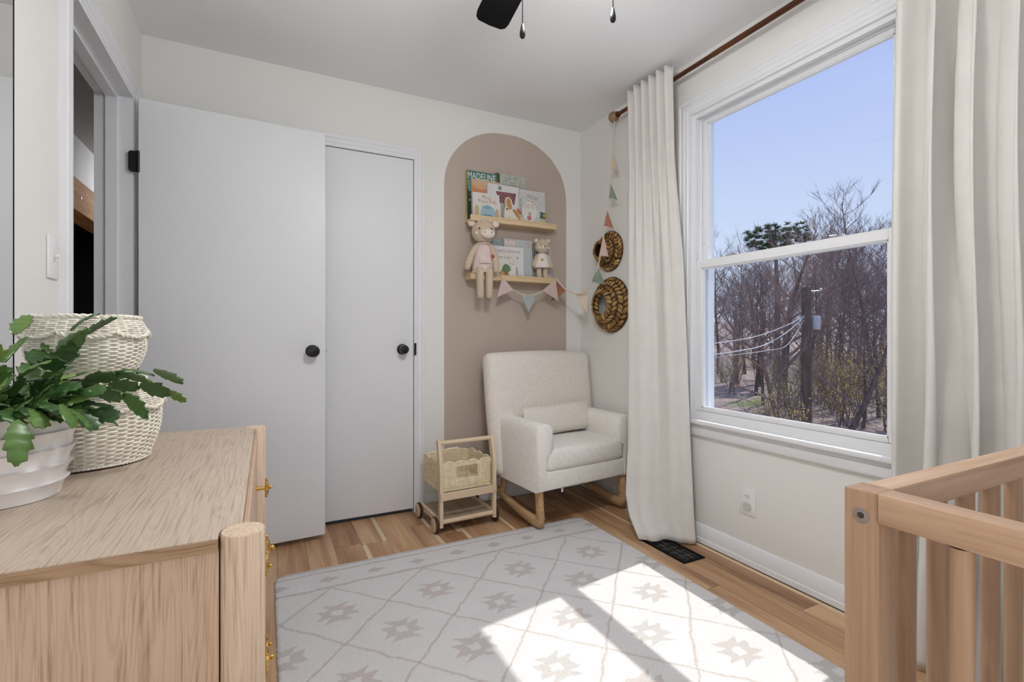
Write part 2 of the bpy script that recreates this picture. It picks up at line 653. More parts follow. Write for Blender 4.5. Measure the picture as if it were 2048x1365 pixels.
def obj(name, me, parent=None, loc=None, rot=None):
    o = bpy.data.objects.new(name, me)
    COL.objects.link(o)
    o.parent = parent
    if loc is not None:
        o.location = loc
    if rot is not None:
        o.rotation_euler = rot
    return o


def tag(o, label, cat=None, group=None, kind=None):
    o['label'] = label
    if cat:
        o['category'] = cat
    if group:
        o['group'] = group
    if kind:
        o['kind'] = kind
    return o


def thing(name, label, cat, loc=(0, 0, 0), rz=0.0, group=None, kind=None):
    o = bpy.data.objects.new(name, None)
    COL.objects.link(o)
    o.empty_display_size = 0.1
    o.location = loc
    o.rotation_euler = (0, 0, rz)
    return tag(o, label, cat, group, kind)


def copy_tree(o, parent=None):
    c = o.copy()
    COL.objects.link(c)
    c.parent = parent
    for ch in list(o.children):
        copy_tree(ch, c)
    return c


def text_mesh(body, width, mat, height=None, spacing=1.0, shear=0.0):
    """mesh of a line of lettering, width metres wide, lying in x/y, lower left corner at 0,0"""
    cu = bpy.data.curves.new('lettering', 'FONT')
    cu.body = body
    cu.space_character = spacing
    cu.shear = shear
    cu.extrude = 0.0
    cu.resolution_u = 3
    tmp = bpy.data.objects.new('lettering', cu)
    COL.objects.link(tmp)
    bpy.context.view_layer.update()
    me = bpy.data.meshes.new_from_object(tmp.evaluated_get(bpy.context.evaluated_depsgraph_get()))
    bpy.data.objects.remove(tmp, do_unlink=True)
    bpy.data.curves.remove(cu)
    n = len(me.vertices)
    co = np.empty(n * 3, np.float32)
    me.vertices.foreach_get('co', co)
    co = co.reshape(-1, 3)
    lo, hi = co.min(0), co.max(0)
    s = width / (hi[0] - lo[0])
    sy = s if height is None else height / (hi[1] - lo[1])
    co[:, 0] = (co[:, 0] - lo[0]) * s
    co[:, 1] = (co[:, 1] - lo[1]) * sy
    co[:, 2] = 0
    me.vertices.foreach_set('co', co.ravel())
    me.materials.clear()
    me.materials.append(MATS[mat] if isinstance(mat, str) else mat)
    me.update()
    return me


def sweep_frame(mb, corners, prof, mtx, closed=False):
    """mitred moulding: corners (a, b) in a plane, prof (w, d): w outward from the path, d proud of the plane"""
    n = len(corners)
    rings = []
    for i in range(n):
        p = Vector(corners[i])
        dirs = []
        if closed or i > 0:
            d = p - Vector(corners[i - 1])
            dirs.append(d.normalized())
        if closed or i < n - 1:
            d = Vector(corners[(i + 1) % n]) - p
            dirs.append(d.normalized())
        nr = [Vector((d.y, -d.x)) for d in dirs]
        if len(nr) == 2:
            m = nr[0] + nr[1]
            m = m / (m.dot(nr[0]))
        else:
            m = nr[0]
        rings.append([(p.x + m.x * w, p.y + m.y * w, d) for w, d in prof])
    k = len(prof)
    vs = [q for r in rings for q in r]
    fs = []
    for i in range(n if closed else n - 1):
        j = (i + 1) % n
        for a in range(k):
            b = (a + 1) % k
            fs.append((i * k + a, i * k + b, j * k + b, j * k + a))
    if not closed:
        fs.append(tuple(range(k))[::-1])
        fs.append(tuple((n - 1) * k + a for a in range(k)))
    mb.add(vs, fs, mtx)
    return mb


def struct(o, label, cat=None):
    o['kind'] = 'structure'
    o['label'] = label
    if cat:
        o['category'] = cat
    return o


# frames: plane coordinates (a, b, proud) -> world
M_BACK = Matrix(((1, 0, 0, 0), (0, 0, -1, YB), (0, 1, 0, 0), (0, 0, 0, 1)))      # a = X, b = Z, proud = -Y
M_RIGHT = Matrix(((0, 0, -1, XR), (1, 0, 0, 0), (0, 1, 0, 0), (0, 0, 0, 1)))     # a = Y, b = Z, proud = -X
M_LEFT = Matrix(((0, 0, 1, XL), (1, 0, 0, 0), (0, 1, 0, 0), (0, 0, 0, 1)))       # a = Y, b = Z, proud = +X
M_REAR = Matrix(((1, 0, 0, 0), (0, 0, 1, YF), (0, 1, 0, 0), (0, 0, 0, 1)))       # a = X, b = Z, proud = +Y


def wall_with_hole(name, mtx, a0, a1, hole, thick, mat, label):
    """wall slab behind the plane; hole = (a0, b0, a1, b1) or None"""
    mb = MB()
    if hole is None:
        mb.box((a0, -0.02, -thick), (a1, HC + 0.02, 0), mtx)
    else:
        h0, hb, h1, ht = hole
        mb.box((a0, -0.02, -thick), (h0, HC + 0.02, 0), mtx)
        mb.box((h1, -0.02, -thick), (a1, HC + 0.02, 0), mtx)
        mb.box((h0, ht, -thick), (h1, HC + 0.02, 0), mtx)
        if hb > 0:
            mb.box((h0, -0.02, -thick), (h1, hb, 0), mtx)
    return struct(mb.build(name, mat), label, 'wall')


# ------------------------------------------------------------------ room shell
CLO = (0.147, 0.0, 0.772, 2.064)        # closet opening (X0, z0, X1, z1)
DOOR = (1.868, 0.0, 2.630, 2.070)       # doorway in the left wall (Y0, z0, Y1, z1)
WIN = (0.888, 0.612, 1.836, 2.168)      # window opening in the right wall (Y0, z0, Y1, z1)
FILL_WIN = (-0.05, 0.80, 1.25, 2.10)        # added window behind the camera, for fill daylight (X0, z0, X1, z1)
wall_back = wall_with_hole('wall_back', M_BACK, XL - 0.12, XR + 0.16, CLO, 0.11, 'wall_paint', 'cream back wall with a painted tan arch')
wall_right = wall_with_hole('wall_right', M_RIGHT, YF - 0.12, YB, WIN, 0.16, 'wall_paint', 'cream wall that holds the big window')
wall_left = wall_with_hole('wall_left', M_LEFT, YF - 0.12, YB, DOOR, 0.12, 'wall_paint', 'cream wall with the doorway to the hall')
wall_rear = wall_with_hole('wall_rear', M_REAR, XL - 0.12, XR + 0.16, FILL_WIN, 0.14, 'wall_paint', 'cream wall behind the crib end of the room')
ceil_mb = MB().box((XL - 0.12, YF - 0.14, HC), (XR + 0.16, YB + 0.11, HC + 0.12))
ceiling = struct(ceil_mb.build('ceiling', 'ceiling_paint'), 'flat white ceiling above the ceiling fan', 'ceiling')
floor = struct(MB().box((XL - 0.12, YF - 0.14, -0.14), (XR + 0.16, YB + 0.11, -0.012)).build('floor', 'slot_dark'), 'brown laminate plank floor', 'floor')

# planks, running from the back wall towards the camera
rng = random.Random(5)
PW, PLEN = 0.125, 1.21
plank_cache = {}
x = 0.42 - 0.125 * 8
col_i = 0
while x < XR:
    x0, x1 = max(x, XL), min(x + PW, XR)
    if x1 - x0 > 0.005:
        off = 2.482 if abs(x - 0.42) < 0.01 else (2.30 + rng.uniform(-1.1, 0.4))
        y = off - PLEN * 3
        while y < YB + 0.02:
            y0, y1 = max(y, YF), min(y + PLEN, YB + 0.02)
            if y1 - y0 > 0.02:
                w, l = x1 - x0, y1 - y0
                sh = rng.choice([0.0, 0.0, 1.0, -1.0, 0.0])
                if abs(x - 0.42) < 0.01:
                    sh = 1.0 if y0 > 2.4 else -1.0
                if abs(x - 1.795) < 0.01:
                    sh = 1.0
                key = (round(w, 4), round(l, 4), sh)
                if key not in plank_cache:
                    g = 0.0007
                    xs = [-w / 2 + g, -w / 2 + 0.020, -w / 2 + 0.0215, w / 2 - 0.0215, w / 2 - 0.020, w / 2 - g]
                    fa = [1 if sh < 0 else 0] * 2 + [0, 0] + [1 if sh > 0 else 0] * 2
                    vs, fs, st = [], [], []
                    for yy in (-l / 2 + g, l / 2 - g):
                        for zz in (-0.012, 0.0):
                            for xx, s_ in zip(xs, fa):
                                vs.append((xx, yy, zz))
                                st.append(float(s_))
                    for k in range(5):
                        fs.append((6 + k, 7 + k, 19 + k, 18 + k))
                    fs += [(0, 6, 18, 12), (5, 17, 23, 11), (0, 1, 2, 3, 4, 5, 11, 10, 9, 8, 7, 6), (12, 18, 19, 20, 21, 22, 23, 17, 16, 15, 14, 13)]
                    mb = MB().add(vs, fs)
                    me = mb.mesh('plank', 'laminate')
                    at = me.attributes.new('stripe', 'FLOAT', 'POINT')
                    at.data.foreach_set('value', st)
                    plank_cache[key] = me
                obj('plank', plank_cache[key], floor, ((x0 + x1) / 2, (y0 + y1) / 2, 0))
            y += PLEN
    x += PW
    col_i += 1

# painted arch on the back wall
def arch_poly():
    p = [(0.956, 0.13), (1.8266, 0.13)]
    cx, a = 1.3913, 0.4353
    for i in range(41):
        t = PI * i / 40
        c, s = math.cos(t), math.sin(t)
        e = 2 / 2.15
        p.append((cx + a * math.copysign(abs(c) ** e, c), 1.93 + 0.392 * abs(s) ** e))
    r2 = random.Random(2)
    return [(q[0] + r2.uniform(-.0012, .0012), q[1] + r2.uniform(-.0012, .0012)) for q in p]


o = MB().prism(arch_poly(), -0.001, 0.0012, M_BACK).build('painted_arch', 'arch_paint', wall_back)
o['label'] = 'tan painted arch behind the rocking chair'

# moulding profiles (w outward from the opening, d proud of the wall)
CASING = [(0.0, 0.0), (0.0, 0.010), (0.004, 0.013), (0.016, 0.013), (0.019, 0.016), (0.034, 0.017), (0.040, 0.014), (0.046, 0.019), (0.060, 0.019), (0.0635, 0.016), (0.0635, 0.0)]
BASE = [(0.0, 0.0), (0.088, 0.0), (0.088, 0.004), (0.082, 0.009), (0.072, 0.010), (0.068, 0.013), (0.024, 0.014), (0.022, 0.020), (0.010, 0.021), (0.0, 0.021)]


def base_run(mtx, a0, a1, parent_mb):
    k = len(BASE)
    vs = [(a, w, d) for a in (a0, a1) for w, d in BASE]
    fs = [(i, (i + 1) % k, k + (i + 1) % k, k + i) for i in range(k)]
    fs += [tuple(range(k))[::-1], tuple(range(k, 2 * k))]
    parent_mb.add([(v[0], v[1] + 0.003, v[2]) for v in vs], fs, mtx)


mb = MB(); base_run(M_RIGHT, YF, YB, mb)
struct(mb.build('baseboard_right', 'white_trim'), 'white moulded baseboard below the window', 'baseboard')
mb = MB(); base_run(M_BACK, 0.836, XR - 0.022, mb); base_run(M_BACK, XL + 0.022, 0.083, mb)
struct(mb.build('baseboard_back', 'white_trim'), 'white baseboard behind the rocking chair', 'baseboard')
mb = MB(); base_run(M_LEFT, YF, DOOR[0] - 0.064, mb)
struct(mb.build('baseboard_left', 'white_trim'), 'white baseboard behind the oak dresser', 'baseboard')
mb = MB(); base_run(M_REAR, XL + 0.022, XR - 0.022, mb)
struct(mb.build('baseboard_rear', 'white_trim'), 'white baseboard below the added rear window', 'baseboard')


def u_path(h):
    return [(h[2], 0.001), (h[2], h[3]), (h[0], h[3]), (h[0], 0.001)]


# closet trim + jamb
mb = MB(); sweep_frame(mb, u_path(CLO), CASING, M_BACK)
t1 = struct(mb.build('trim_1', 'white_trim'), 'white casing around the closet door', 'trim')
mb = MB()
mb.box((CLO[0] - 0.002, 0, -0.11), (CLO[0] + 0.003, CLO[3], 0.010), M_BACK)
mb.box((CLO[2] - 0.0015, 0, -0.11), (CLO[2] + 0.002, CLO[3], 0.010), M_BACK)
mb.box((CLO[0] + 0.003, CLO[3] - 0.003, -0.11), (CLO[2] - 0.0015, CLO[3] + 0.002, 0.0098), M_BACK)
mb.box((CLO[0], 0.0, -0.13), (CLO[2], CLO[3], -0.112), M_BACK)
mb.build('jamb', 'white_trim', t1)
# doorway trim: casing, jambs, stop
mb = MB(); sweep_frame(mb, u_path(DOOR)[::-1], [(-w, d) for w, d in CASING], M_LEFT)
t2 = struct(mb.build('trim_2', 'white_trim'), 'white casing around the doorway to the hall', 'trim')
mb = MB()
for a0, a1, b0, b1 in ((DOOR[0] - 0.004, DOOR[0] + 0.014, 0, DOOR[3]), (DOOR[2] - 0.014, DOOR[2] + 0.004, 0, DOOR[3]), (DOOR[0] + 0.014, DOOR[2] - 0.014, DOOR[3] - 0.014, DOOR[3] + 0.004)):
    mb.box((a0, b0, -0.125), (a1, b1, 0.009), M_LEFT)
mb.build('jamb', 'white_trim', t2)
mb = MB()
for a0, a1, b0, b1 in ((DOOR[0] + 0.013, DOOR[0] + 0.026, 0, DOOR[3] - 0.014), (DOOR[2] - 0.026, DOOR[2] - 0.013, 0, DOOR[3] - 0.014), (DOOR[0] + 0.026, DOOR[2] - 0.026, DOOR[3] - 0.027, DOOR[3] - 0.0135)):
    mb.box((a0, b0, -0.085), (a1, b1, -0.046), M_LEFT)
mb.build('door_stop', 'white_trim', t2)

# ------------------------------------------------------------------ doors
def knob_set(parent, c, nrm, r=0.030):
    """round black knob on a rose; nrm points out of the door face"""
    q = Vector(nrm).to_track_quat('Z', 'Y').to_matrix().to_4x4()
    mtx = Matrix.Translation(c) @ q
    k = MB()
    k.lathe([(0.0, 0.0), (0.031, 0.0), (0.031, 0.003), (0.028, 0.006), (0.012, 0.009), (0.011, 0.026), (0.016, 0.030), (0.026, 0.036), (r, 0.045), (r - .001, 0.054), (0.024, 0.060), (0.012, 0.0625), (0.0, 0.063)], 28, mtx)
    return k.build('knob', 'black_metal', parent)


HX_, HY_ = -0.492, 2.597
dang = math.atan2(2.638 - 2.597, 0.267 - (-0.492))
door1 = thing('door_1', 'open white flush door folded back against the closet', 'door', (HX_, HY_, 0), dang, kind='structure')
DW = 0.760
mb = MB().rbox((0.0, 0.0, 0.026), (DW, 0.035, 2.056), 0.0015, 1)
mb.build('door_slab', 'white_door', door1)
knob_set(door1, (DW - 0.063, 0.0, 0.955), (0, -1, 0))
knob_set(door1, (DW - 0.063, 0.035, 0.955), (0, 1, 0), 0.026)
MB().box((DW - 0.0005, 0.006, 0.925), (DW + 0.001, 0.029, 0.985)).build('latch_plate', 'steel', door1)
MB().box((DW, 0.012, 0.948), (DW + 0.010, 0.023, 0.962)).build('latch_bolt', 'steel', door1)
for hz in (1.78, 1.02, 0.23):
    mb = MB().prism([(0, -0.045), (0, 0.045), (-0.025, 0.045), (-0.032, 0.040), (-0.034, 0.032), (-0.034, -0.032), (-0.032, -0.040), (-0.025, -0.045)], -0.0015, 0.0015,
                    Matrix.Translation((-0.001, 0.004, hz)) @ Matrix.Rotation(PI / 2, 4, 'X'))
    mb.tube([(0, -0.005, hz - 0.045), (0, -0.005, hz + 0.045)], 0.006, 10)
    mb.build('hinge', 'black_metal', door1)
door2 = thing('door_2', 'closed white flush closet door beside the painted arch', 'door', (CLO[0], YB, 0), 0, kind='structure')
cw = CLO[2] - CLO[0]
MB().rbox((0.0045, -0.004, 0.023), (cw - 0.0045, 0.031, CLO[3] - 0.007), 0.001, 1).build('door_slab', 'white_door', door2)
knob_set(door2, (cw - 0.070, -0.004, 0.953), (0, -1, 0), 0.026)
mb = MB().tube([(cw + 0.004, -0.016, 0.918), (cw + 0.004, -0.016, 0.988)], 0.0065, 8)
mb.build('strike', 'black_metal', door2)

# ------------------------------------------------------------------ the main window
YC0, YC1 = WIN[0], WIN[2]
win = thing('window_1', 'white double-hung window with two panes above the stool', 'window', (XR, (YC0 + YC1) / 2, 0), 0, kind='structure')


def wbuild(mb, name, mat='vinyl', parent=win):
    off = Vector((XR, (YC0 + YC1) / 2, 0))
    mb.v = [tuple(Vector(p) - off) for p in mb.v]
    return mb.build(name, mat, parent)


WCAS = [(0.0, 0.0), (0.0, 0.012), (0.005, 0.016), (0.022, 0.016), (0.025, 0.019), (0.038, 0.020), (0.045, 0.017), (0.050, 0.022), (0.059, 0.022), (0.0625, 0.018), (0.0625, 0.0)]
mb = MB()
sweep_frame(mb, [(WIN[0], WIN[1] - .004), (WIN[0], WIN[3]), (WIN[2], WIN[3]), (WIN[2], WIN[1] - .004)], [(-w, d) for w, d in WCAS], M_RIGHT)
wbuild(mb, 'casing', 'white_trim')
# jamb lining of the opening
mb = MB()
mb.box((XR - 0.012, WIN[2] - 0.012, WIN[1]), (XR + 0.16, WIN[2] + 0.002, WIN[3]))
mb.box((XR - 0.012, WIN[0] - 0.002, WIN[1]), (XR + 0.16, WIN[0] + 0.012, WIN[3]))
mb.box((XR - 0.0115, WIN[0] + 0.012, WIN[3] - 0.012), (XR + 0.16, WIN[2] - 0.012, WIN[3] + 0.002))
wbuild(mb, 'jamb_lining', 'white_trim')
# vinyl master frame with two tracks
mb = MB()
fy0, fy1, fz0, fz1 = WIN[0] + 0.012, WIN[2] - 0.012, WIN[1] + 0.0, WIN[3] - 0.012
for a0, a1 in ((fy1 - 0.010, fy1), (fy0, fy0 + 0.010)):
    mb.box((XR + 0.0045, a0, fz0 + 0.040), (XR + 0.1145, a1, fz1 - 0.012))
mb.box((XR + 0.0045, fy0, fz1 - 0.012), (XR + 0.1145, fy1, fz1))
for xs, xe, w in ((0.004, 0.012, 0.020), (0.047, 0.053, 0.020), (0.092, 0.115, 0.022)):
    mb.box((XR + xs, fy1 - w, fz0 + 0.040), (XR + xe, fy1 - 0.010, fz1 - w))
    mb.box((XR + xs, fy0 + 0.010, fz0 + 0.040), (XR + xe, fy0 + w, fz1 - w))
    mb.box((XR + xs, fy0 + 0.010, fz1 - w), (XR + xe, fy1 - 0.010, fz1 - 0.012))
mb.box((XR + 0.0045, fy0, fz0), (XR + 0.115, fy1, fz0 + 0.040))
wbuild(mb, 'master_frame')


def sash(name, x0, x1, y0, y1, z0, z1, st, rb, rt):
    mb = MB()
    b = 0.0025
    mb.rbox((x0, y0, z0), (x1, y0 + st, z1), b, 1)
    mb.rbox((x0, y1 - st, z0), (x1, y1, z1), b, 1)
    mb.box((x0 + 0.0006, y0 + st, z0 + 0.0006), (x1 - 0.0006, y1 - st, z0 + rb))
    mb.box((x0 + 0.0006, y0 + st, z1 - rt), (x1 - 0.0006, y1 - st, z1 - 0.0006))
    s = wbuild(mb, name)
    g = MB()
    gi = 0.012
    xm = x0 + (x1 - x0) * 0.55
    for (a0, a1, c0, c1) in ((y0 + st, y0 + st + .005, z0 + rb, z1 - rt), (y1 - st - .005, y1 - st, z0 + rb, z1 - rt), (y0 + st, y1 - st, z0 + rb, z0 + rb + .005), (y0 + st, y1 - st, z1 - rt - .005, z1 - rt)):
        g.box((x0 + 0.005, a0, c0), (xm, a1, c1))
    off = Vector((XR, (YC0 + YC1) / 2, 0))
    g.v = [tuple(Vector(p) - off) for p in g.v]
    g.build('glazing_bead', 'vinyl', s)
    p = MB().box((xm, y0 + st - .003, z0 + rb - .003), (xm + 0.003, y1 - st + .003, z1 - rt + .003))
    p.v = [tuple(Vector(q) - off) for q in p.v]
    p.build('pane', 'window_glass', s)
    return s


SY0, SY1 = fy0 + 0.011, fy1 - 0.011
low = sash('lower_sash', XR + 0.014, XR + 0.044, SY0, SY1, fz0 + 0.041, 1.413, 0.037, 0.018, 0.040)
upp = sash('upper_sash', XR + 0.056, XR + 0.088, SY0, SY1, 1.372, fz1 - 0.013, 0.037, 0.040, 0.028)
offw = Vector((XR, (YC0 + YC1) / 2, 0))
for yy in (1.60, 1.125):
    mb = MB().rbox((XR + 0.016, yy - 0.030, 1.4125), (XR + 0.042, yy + 0.030, 1.417), 0.0015, 1)
    mb.rbox((XR + 0.022, yy - 0.018, 1.417), (XR + 0.040, yy + 0.022, 1.423), 0.0015, 1)
    mb.tube([(XR + 0.030, yy, 1.421), (XR + 0.012, yy + 0.024, 1.4215)], 0.0028, 6)
    mb.v = [tuple(Vector(p) - offw) for p in mb.v]
    mb.build('sash_lock', 'steel', low)
for yy in (SY0 + 0.018, SY1 - 0.018):
    mb = MB().rbox((XR + 0.050, yy - 0.008, 1.50), (XR + 0.056, yy + 0.008, 1.55), 0.002, 1)
    mb.rbox((XR + 0.047, yy - 0.004, 1.515), (XR + 0.051, yy + 0.004, 1.530), 0.001, 1)
    mb.v = [tuple(Vector(p) - offw) for p in mb.v]
    mb.build('vent_stop', 'vinyl', upp)
# stool and apron
mb = MB().rbox((XR - 0.040, WIN[0] - 0.075, WIN[1] - 0.020), (XR + 0.006, WIN[2] + 0.030, WIN[1] + 0.001), 0.005, 2)
wbuild(mb, 'stool', 'white_trim')
mb = MB()
k = [(0.0, 0.0), (0.0, 0.014), (0.018, 0.016), (0.022, 0.020), (0.052, 0.020), (0.060, 0.016), (0.060, 0.0)]
vs = [(a, WIN[1] - 0.020 - w, d) for a in (WIN[0] - 0.062, WIN[2] + 0.010) for w, d in k]
n = len(k)
mb.add(vs, [(i, (i + 1) % n, n + (i + 1) % n, n + i) for i in range(n)] + [tuple(range(n))[::-1], tuple(range(n, 2 * n))], M_RIGHT)
wbuild(mb, 'apron', 'white_trim')

# second window, added behind the camera to let in fill daylight
fill_win = thing('fill_window', 'added white window in the rear wall, letting in fill light', 'window', ((FILL_WIN[0] + FILL_WIN[2]) / 2, YF, 0), 0, kind='structure')
mb = MB()
sweep_frame(mb, [(FILL_WIN[0], FILL_WIN[1]), (FILL_WIN[0], FILL_WIN[3]), (FILL_WIN[2], FILL_WIN[3]), (FILL_WIN[2], FILL_WIN[1])], [(-w, d) for w, d in WCAS], M_REAR, closed=True)
mb2 = MB()
for a0, b0, a1, b1 in ((FILL_WIN[0], FILL_WIN[1], FILL_WIN[0] + .04, FILL_WIN[3]), (FILL_WIN[2] - .04, FILL_WIN[1], FILL_WIN[2], FILL_WIN[3]), (FILL_WIN[0], FILL_WIN[1], FILL_WIN[2], FILL_WIN[1] + .04), (FILL_WIN[0], FILL_WIN[3] - .04, FILL_WIN[2], FILL_WIN[3]), (FILL_WIN[0], 1.43, FILL_WIN[2], 1.47)):
    mb2.box((a0, b0, -0.10), (a1, b1, -0.05), M_REAR)
mb3 = MB().box((FILL_WIN[0], FILL_WIN[1], -0.076), (FILL_WIN[2], FILL_WIN[3], -0.073), M_REAR)
off2 = Vector(fill_win.location)
for b_, nm, mt in ((mb, 'casing', 'white_trim'), (mb2, 'sash', 'vinyl'), (mb3, 'pane', 'window_glass')):
    b_.v = [tuple(Vector(p) - off2) for p in b_.v]
    b_.build(nm, mt, fill_win)

# ------------------------------------------------------------------ hall seen through the doorway
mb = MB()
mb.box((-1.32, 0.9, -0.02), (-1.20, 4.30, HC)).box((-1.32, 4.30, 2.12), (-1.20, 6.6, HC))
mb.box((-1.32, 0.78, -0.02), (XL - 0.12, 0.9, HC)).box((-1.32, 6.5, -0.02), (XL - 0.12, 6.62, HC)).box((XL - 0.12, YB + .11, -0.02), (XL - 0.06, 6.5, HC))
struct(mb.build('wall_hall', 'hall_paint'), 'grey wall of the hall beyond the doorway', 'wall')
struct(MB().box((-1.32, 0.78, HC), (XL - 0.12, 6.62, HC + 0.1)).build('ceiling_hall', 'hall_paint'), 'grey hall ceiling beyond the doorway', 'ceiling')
struct(MB().box((-2.4, 0.78, -0.14), (XL - 0.12, 6.62, -0.002)).build('floor_hall', 'ply_base'), 'hall floor beyond the doorway, toned lighter to bounce light', 'floor')  # floor colour raised to throw light up the hall
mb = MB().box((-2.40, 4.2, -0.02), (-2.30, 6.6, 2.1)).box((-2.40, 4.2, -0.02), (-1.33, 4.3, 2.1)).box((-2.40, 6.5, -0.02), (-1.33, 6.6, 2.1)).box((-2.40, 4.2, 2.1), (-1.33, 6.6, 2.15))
struct(mb.build('wall_stairwell', 'stair_shade'), 'recess below the wooden beam, its darkness put into the wall colour', 'wall')
be = MB().rbox((-1.335, 4.10, 1.905), (-1.185, 6.48, 2.135), 0.004, 1)
bl = MB()
b0 = thing('wooden_beam', 'knotty pine header beam over the dark recess in the hall', 'beam', (-1.26, 5.29, 1.905))
be.v = [(p[0] + 1.26, p[1] - 5.29, p[2] - 1.905) for p in be.v]
be.build('header', 'pine_beam', b0)
for ky, kz, kr in ((-0.78, 0.11, .012), (-0.66, 0.16, .008), (-0.60, 0.06, .010), (-0.45, 0.13, .009), (-0.35, 0.18, .008)):
    MB().lathe([(kr, 0), (kr, 0.0025), (0, 0.003)], 10, Matrix.Translation((0.0745, ky, kz)) @ Matrix.Rotation(PI / 2, 4, 'Y')).build('knot', 'slot_dark', b0)
hl = thing('hall_fill_light', 'small flush light added to the unseen part of the hall', 'ceiling light', (-0.90, 5.70, HC))  # unseen light, added to brighten the hall
MB().lathe([(0.0, -0.012), (0.085, -0.012), (0.09, -0.0005), (0.0, -0.0005)], 24).build('base_plate', 'white_trim', hl)
MB().lathe([(0.0, -0.075), (0.04, -0.07), (0.068, -0.045), (0.075, -0.012), (0.0, -0.012)], 24).build('fill_dome', 'hall_fill_glass', hl)
# light switch on the left wall
sw = thing('light_switch', 'white toggle light switch plate beside the doorway', 'switch', (XL, 1.745, 1.245))
MB().rbox((0, -0.036, -0.058), (0.006, 0.036, 0.058), 0.003, 2).build('plate', 'plate_white', sw)
MB().rbox((0.004, -0.006, -0.012), (0.0065, 0.006, 0.012), 0.001, 1).build('slot', 'socket_beige', sw)
MB().rbox((0.005, -0.0035, 0.000), (0.016, 0.0035, 0.009), 0.0015, 1).build('toggle', 'plate_white', sw)
# wall outlet below the window
ou = thing('wall_outlet', 'white wall outlet below the window with one socket capped', 'outlet', (XR, 1.498, 0.283))
MB().rbox((-0.006, -0.041, -0.061), (0, 0.041, 0.061), 0.003, 2).build('plate', 'plate_white', ou)
for zz, cap in ((0.022, False), (-0.022, True)):
    pts = [(math.cos(a) * 0.0175, max(-0.0135, min(0.0135, math.sin(a) * 0.0165))) for a in [2 * PI * i / 24 for i in range(24)]]
    mt = Matrix.Translation((-0.006, 0, zz)) @ Matrix(((0, 0, -1, 0), (1, 0, 0, 0), (0, 1, 0, 0), (0, 0, 0, 1)))
    if cap:
        s = MB().prism([(p[0] * 1.2, p[1] * 1.25) for p in pts], -0.001, 0.005, mt).build('socket_cap', 'socket_beige', ou)
        s['label'] = 'beige safety cap'
    else:
        s = MB().prism(pts, -0.001, 0.0012, mt).build('socket', 'plate_white', ou)
        for yy in (-0.0065, 0.0065):
            MB().box((-0.0078, yy - 0.0012, zz - 0.001), (-0.007, yy + 0.0012, zz + 0.0075)).build('slot', 'slot_dark', s)
        MB().lathe([(0.0022, 0), (0.0022, 0.001), (0, 0.001)], 10, Matrix.Translation((-0.007, 0, zz - 0.007)) @ Matrix.Rotation(-PI / 2, 4, 'Y')).build('slot', 'slot_dark', s)
# floor register
fv = thing('floor_vent', 'black metal floor register under the long curtain', 'vent', (1.752, 1.770, 0.0))
mb = MB()
w, l, fr = 0.068, 0.145, 0.017
for lo, hi in (((-w, -l, 0.0), (-w + fr, l, 0.005)), ((w - fr, -l, 0.0), (w, l, 0.005)), ((-w + fr, -l, 0.0), (w - fr, -l + fr, 0.0049)), ((-w + fr, l - fr, 0.0), (w - fr, l, 0.0049))):
    mb.rbox(lo, hi, 0.0015, 1)
mb.build('frame', 'black_matte', fv)
MB().box((-w + .002, -l + .002, 0.0002), (w - .002, l - .002, 0.001)).build('backing', 'slot_dark', fv)
slat = MB().box((-0.0085, -0.0022, 0.001), (0.0085, 0.0022, 0.0042)).mesh('slat', 'black_metal')
slat2 = MB().box((-0.0022, -0.0145, 0.001), (0.0022, 0.0145, 0.0042)).mesh('slat', 'black_metal')
for gi in range(5):
    for gj in range(3):
        yy = -l + fr + 0.0222 + gi * 0.0444
        xx = -w + fr + 0.0085 + gj * 0.034 - 0.0
        if xx > w - fr:
            continue
        if (gi + gj) % 2:
            for k in range(4):
                obj('slat', slat, fv, (xx + 0.008, yy - 0.015 + k * 0.010, 0))
        else:
            for k in range(3):
                obj('slat', slat2, fv, (xx + k * 0.010, yy, 0))


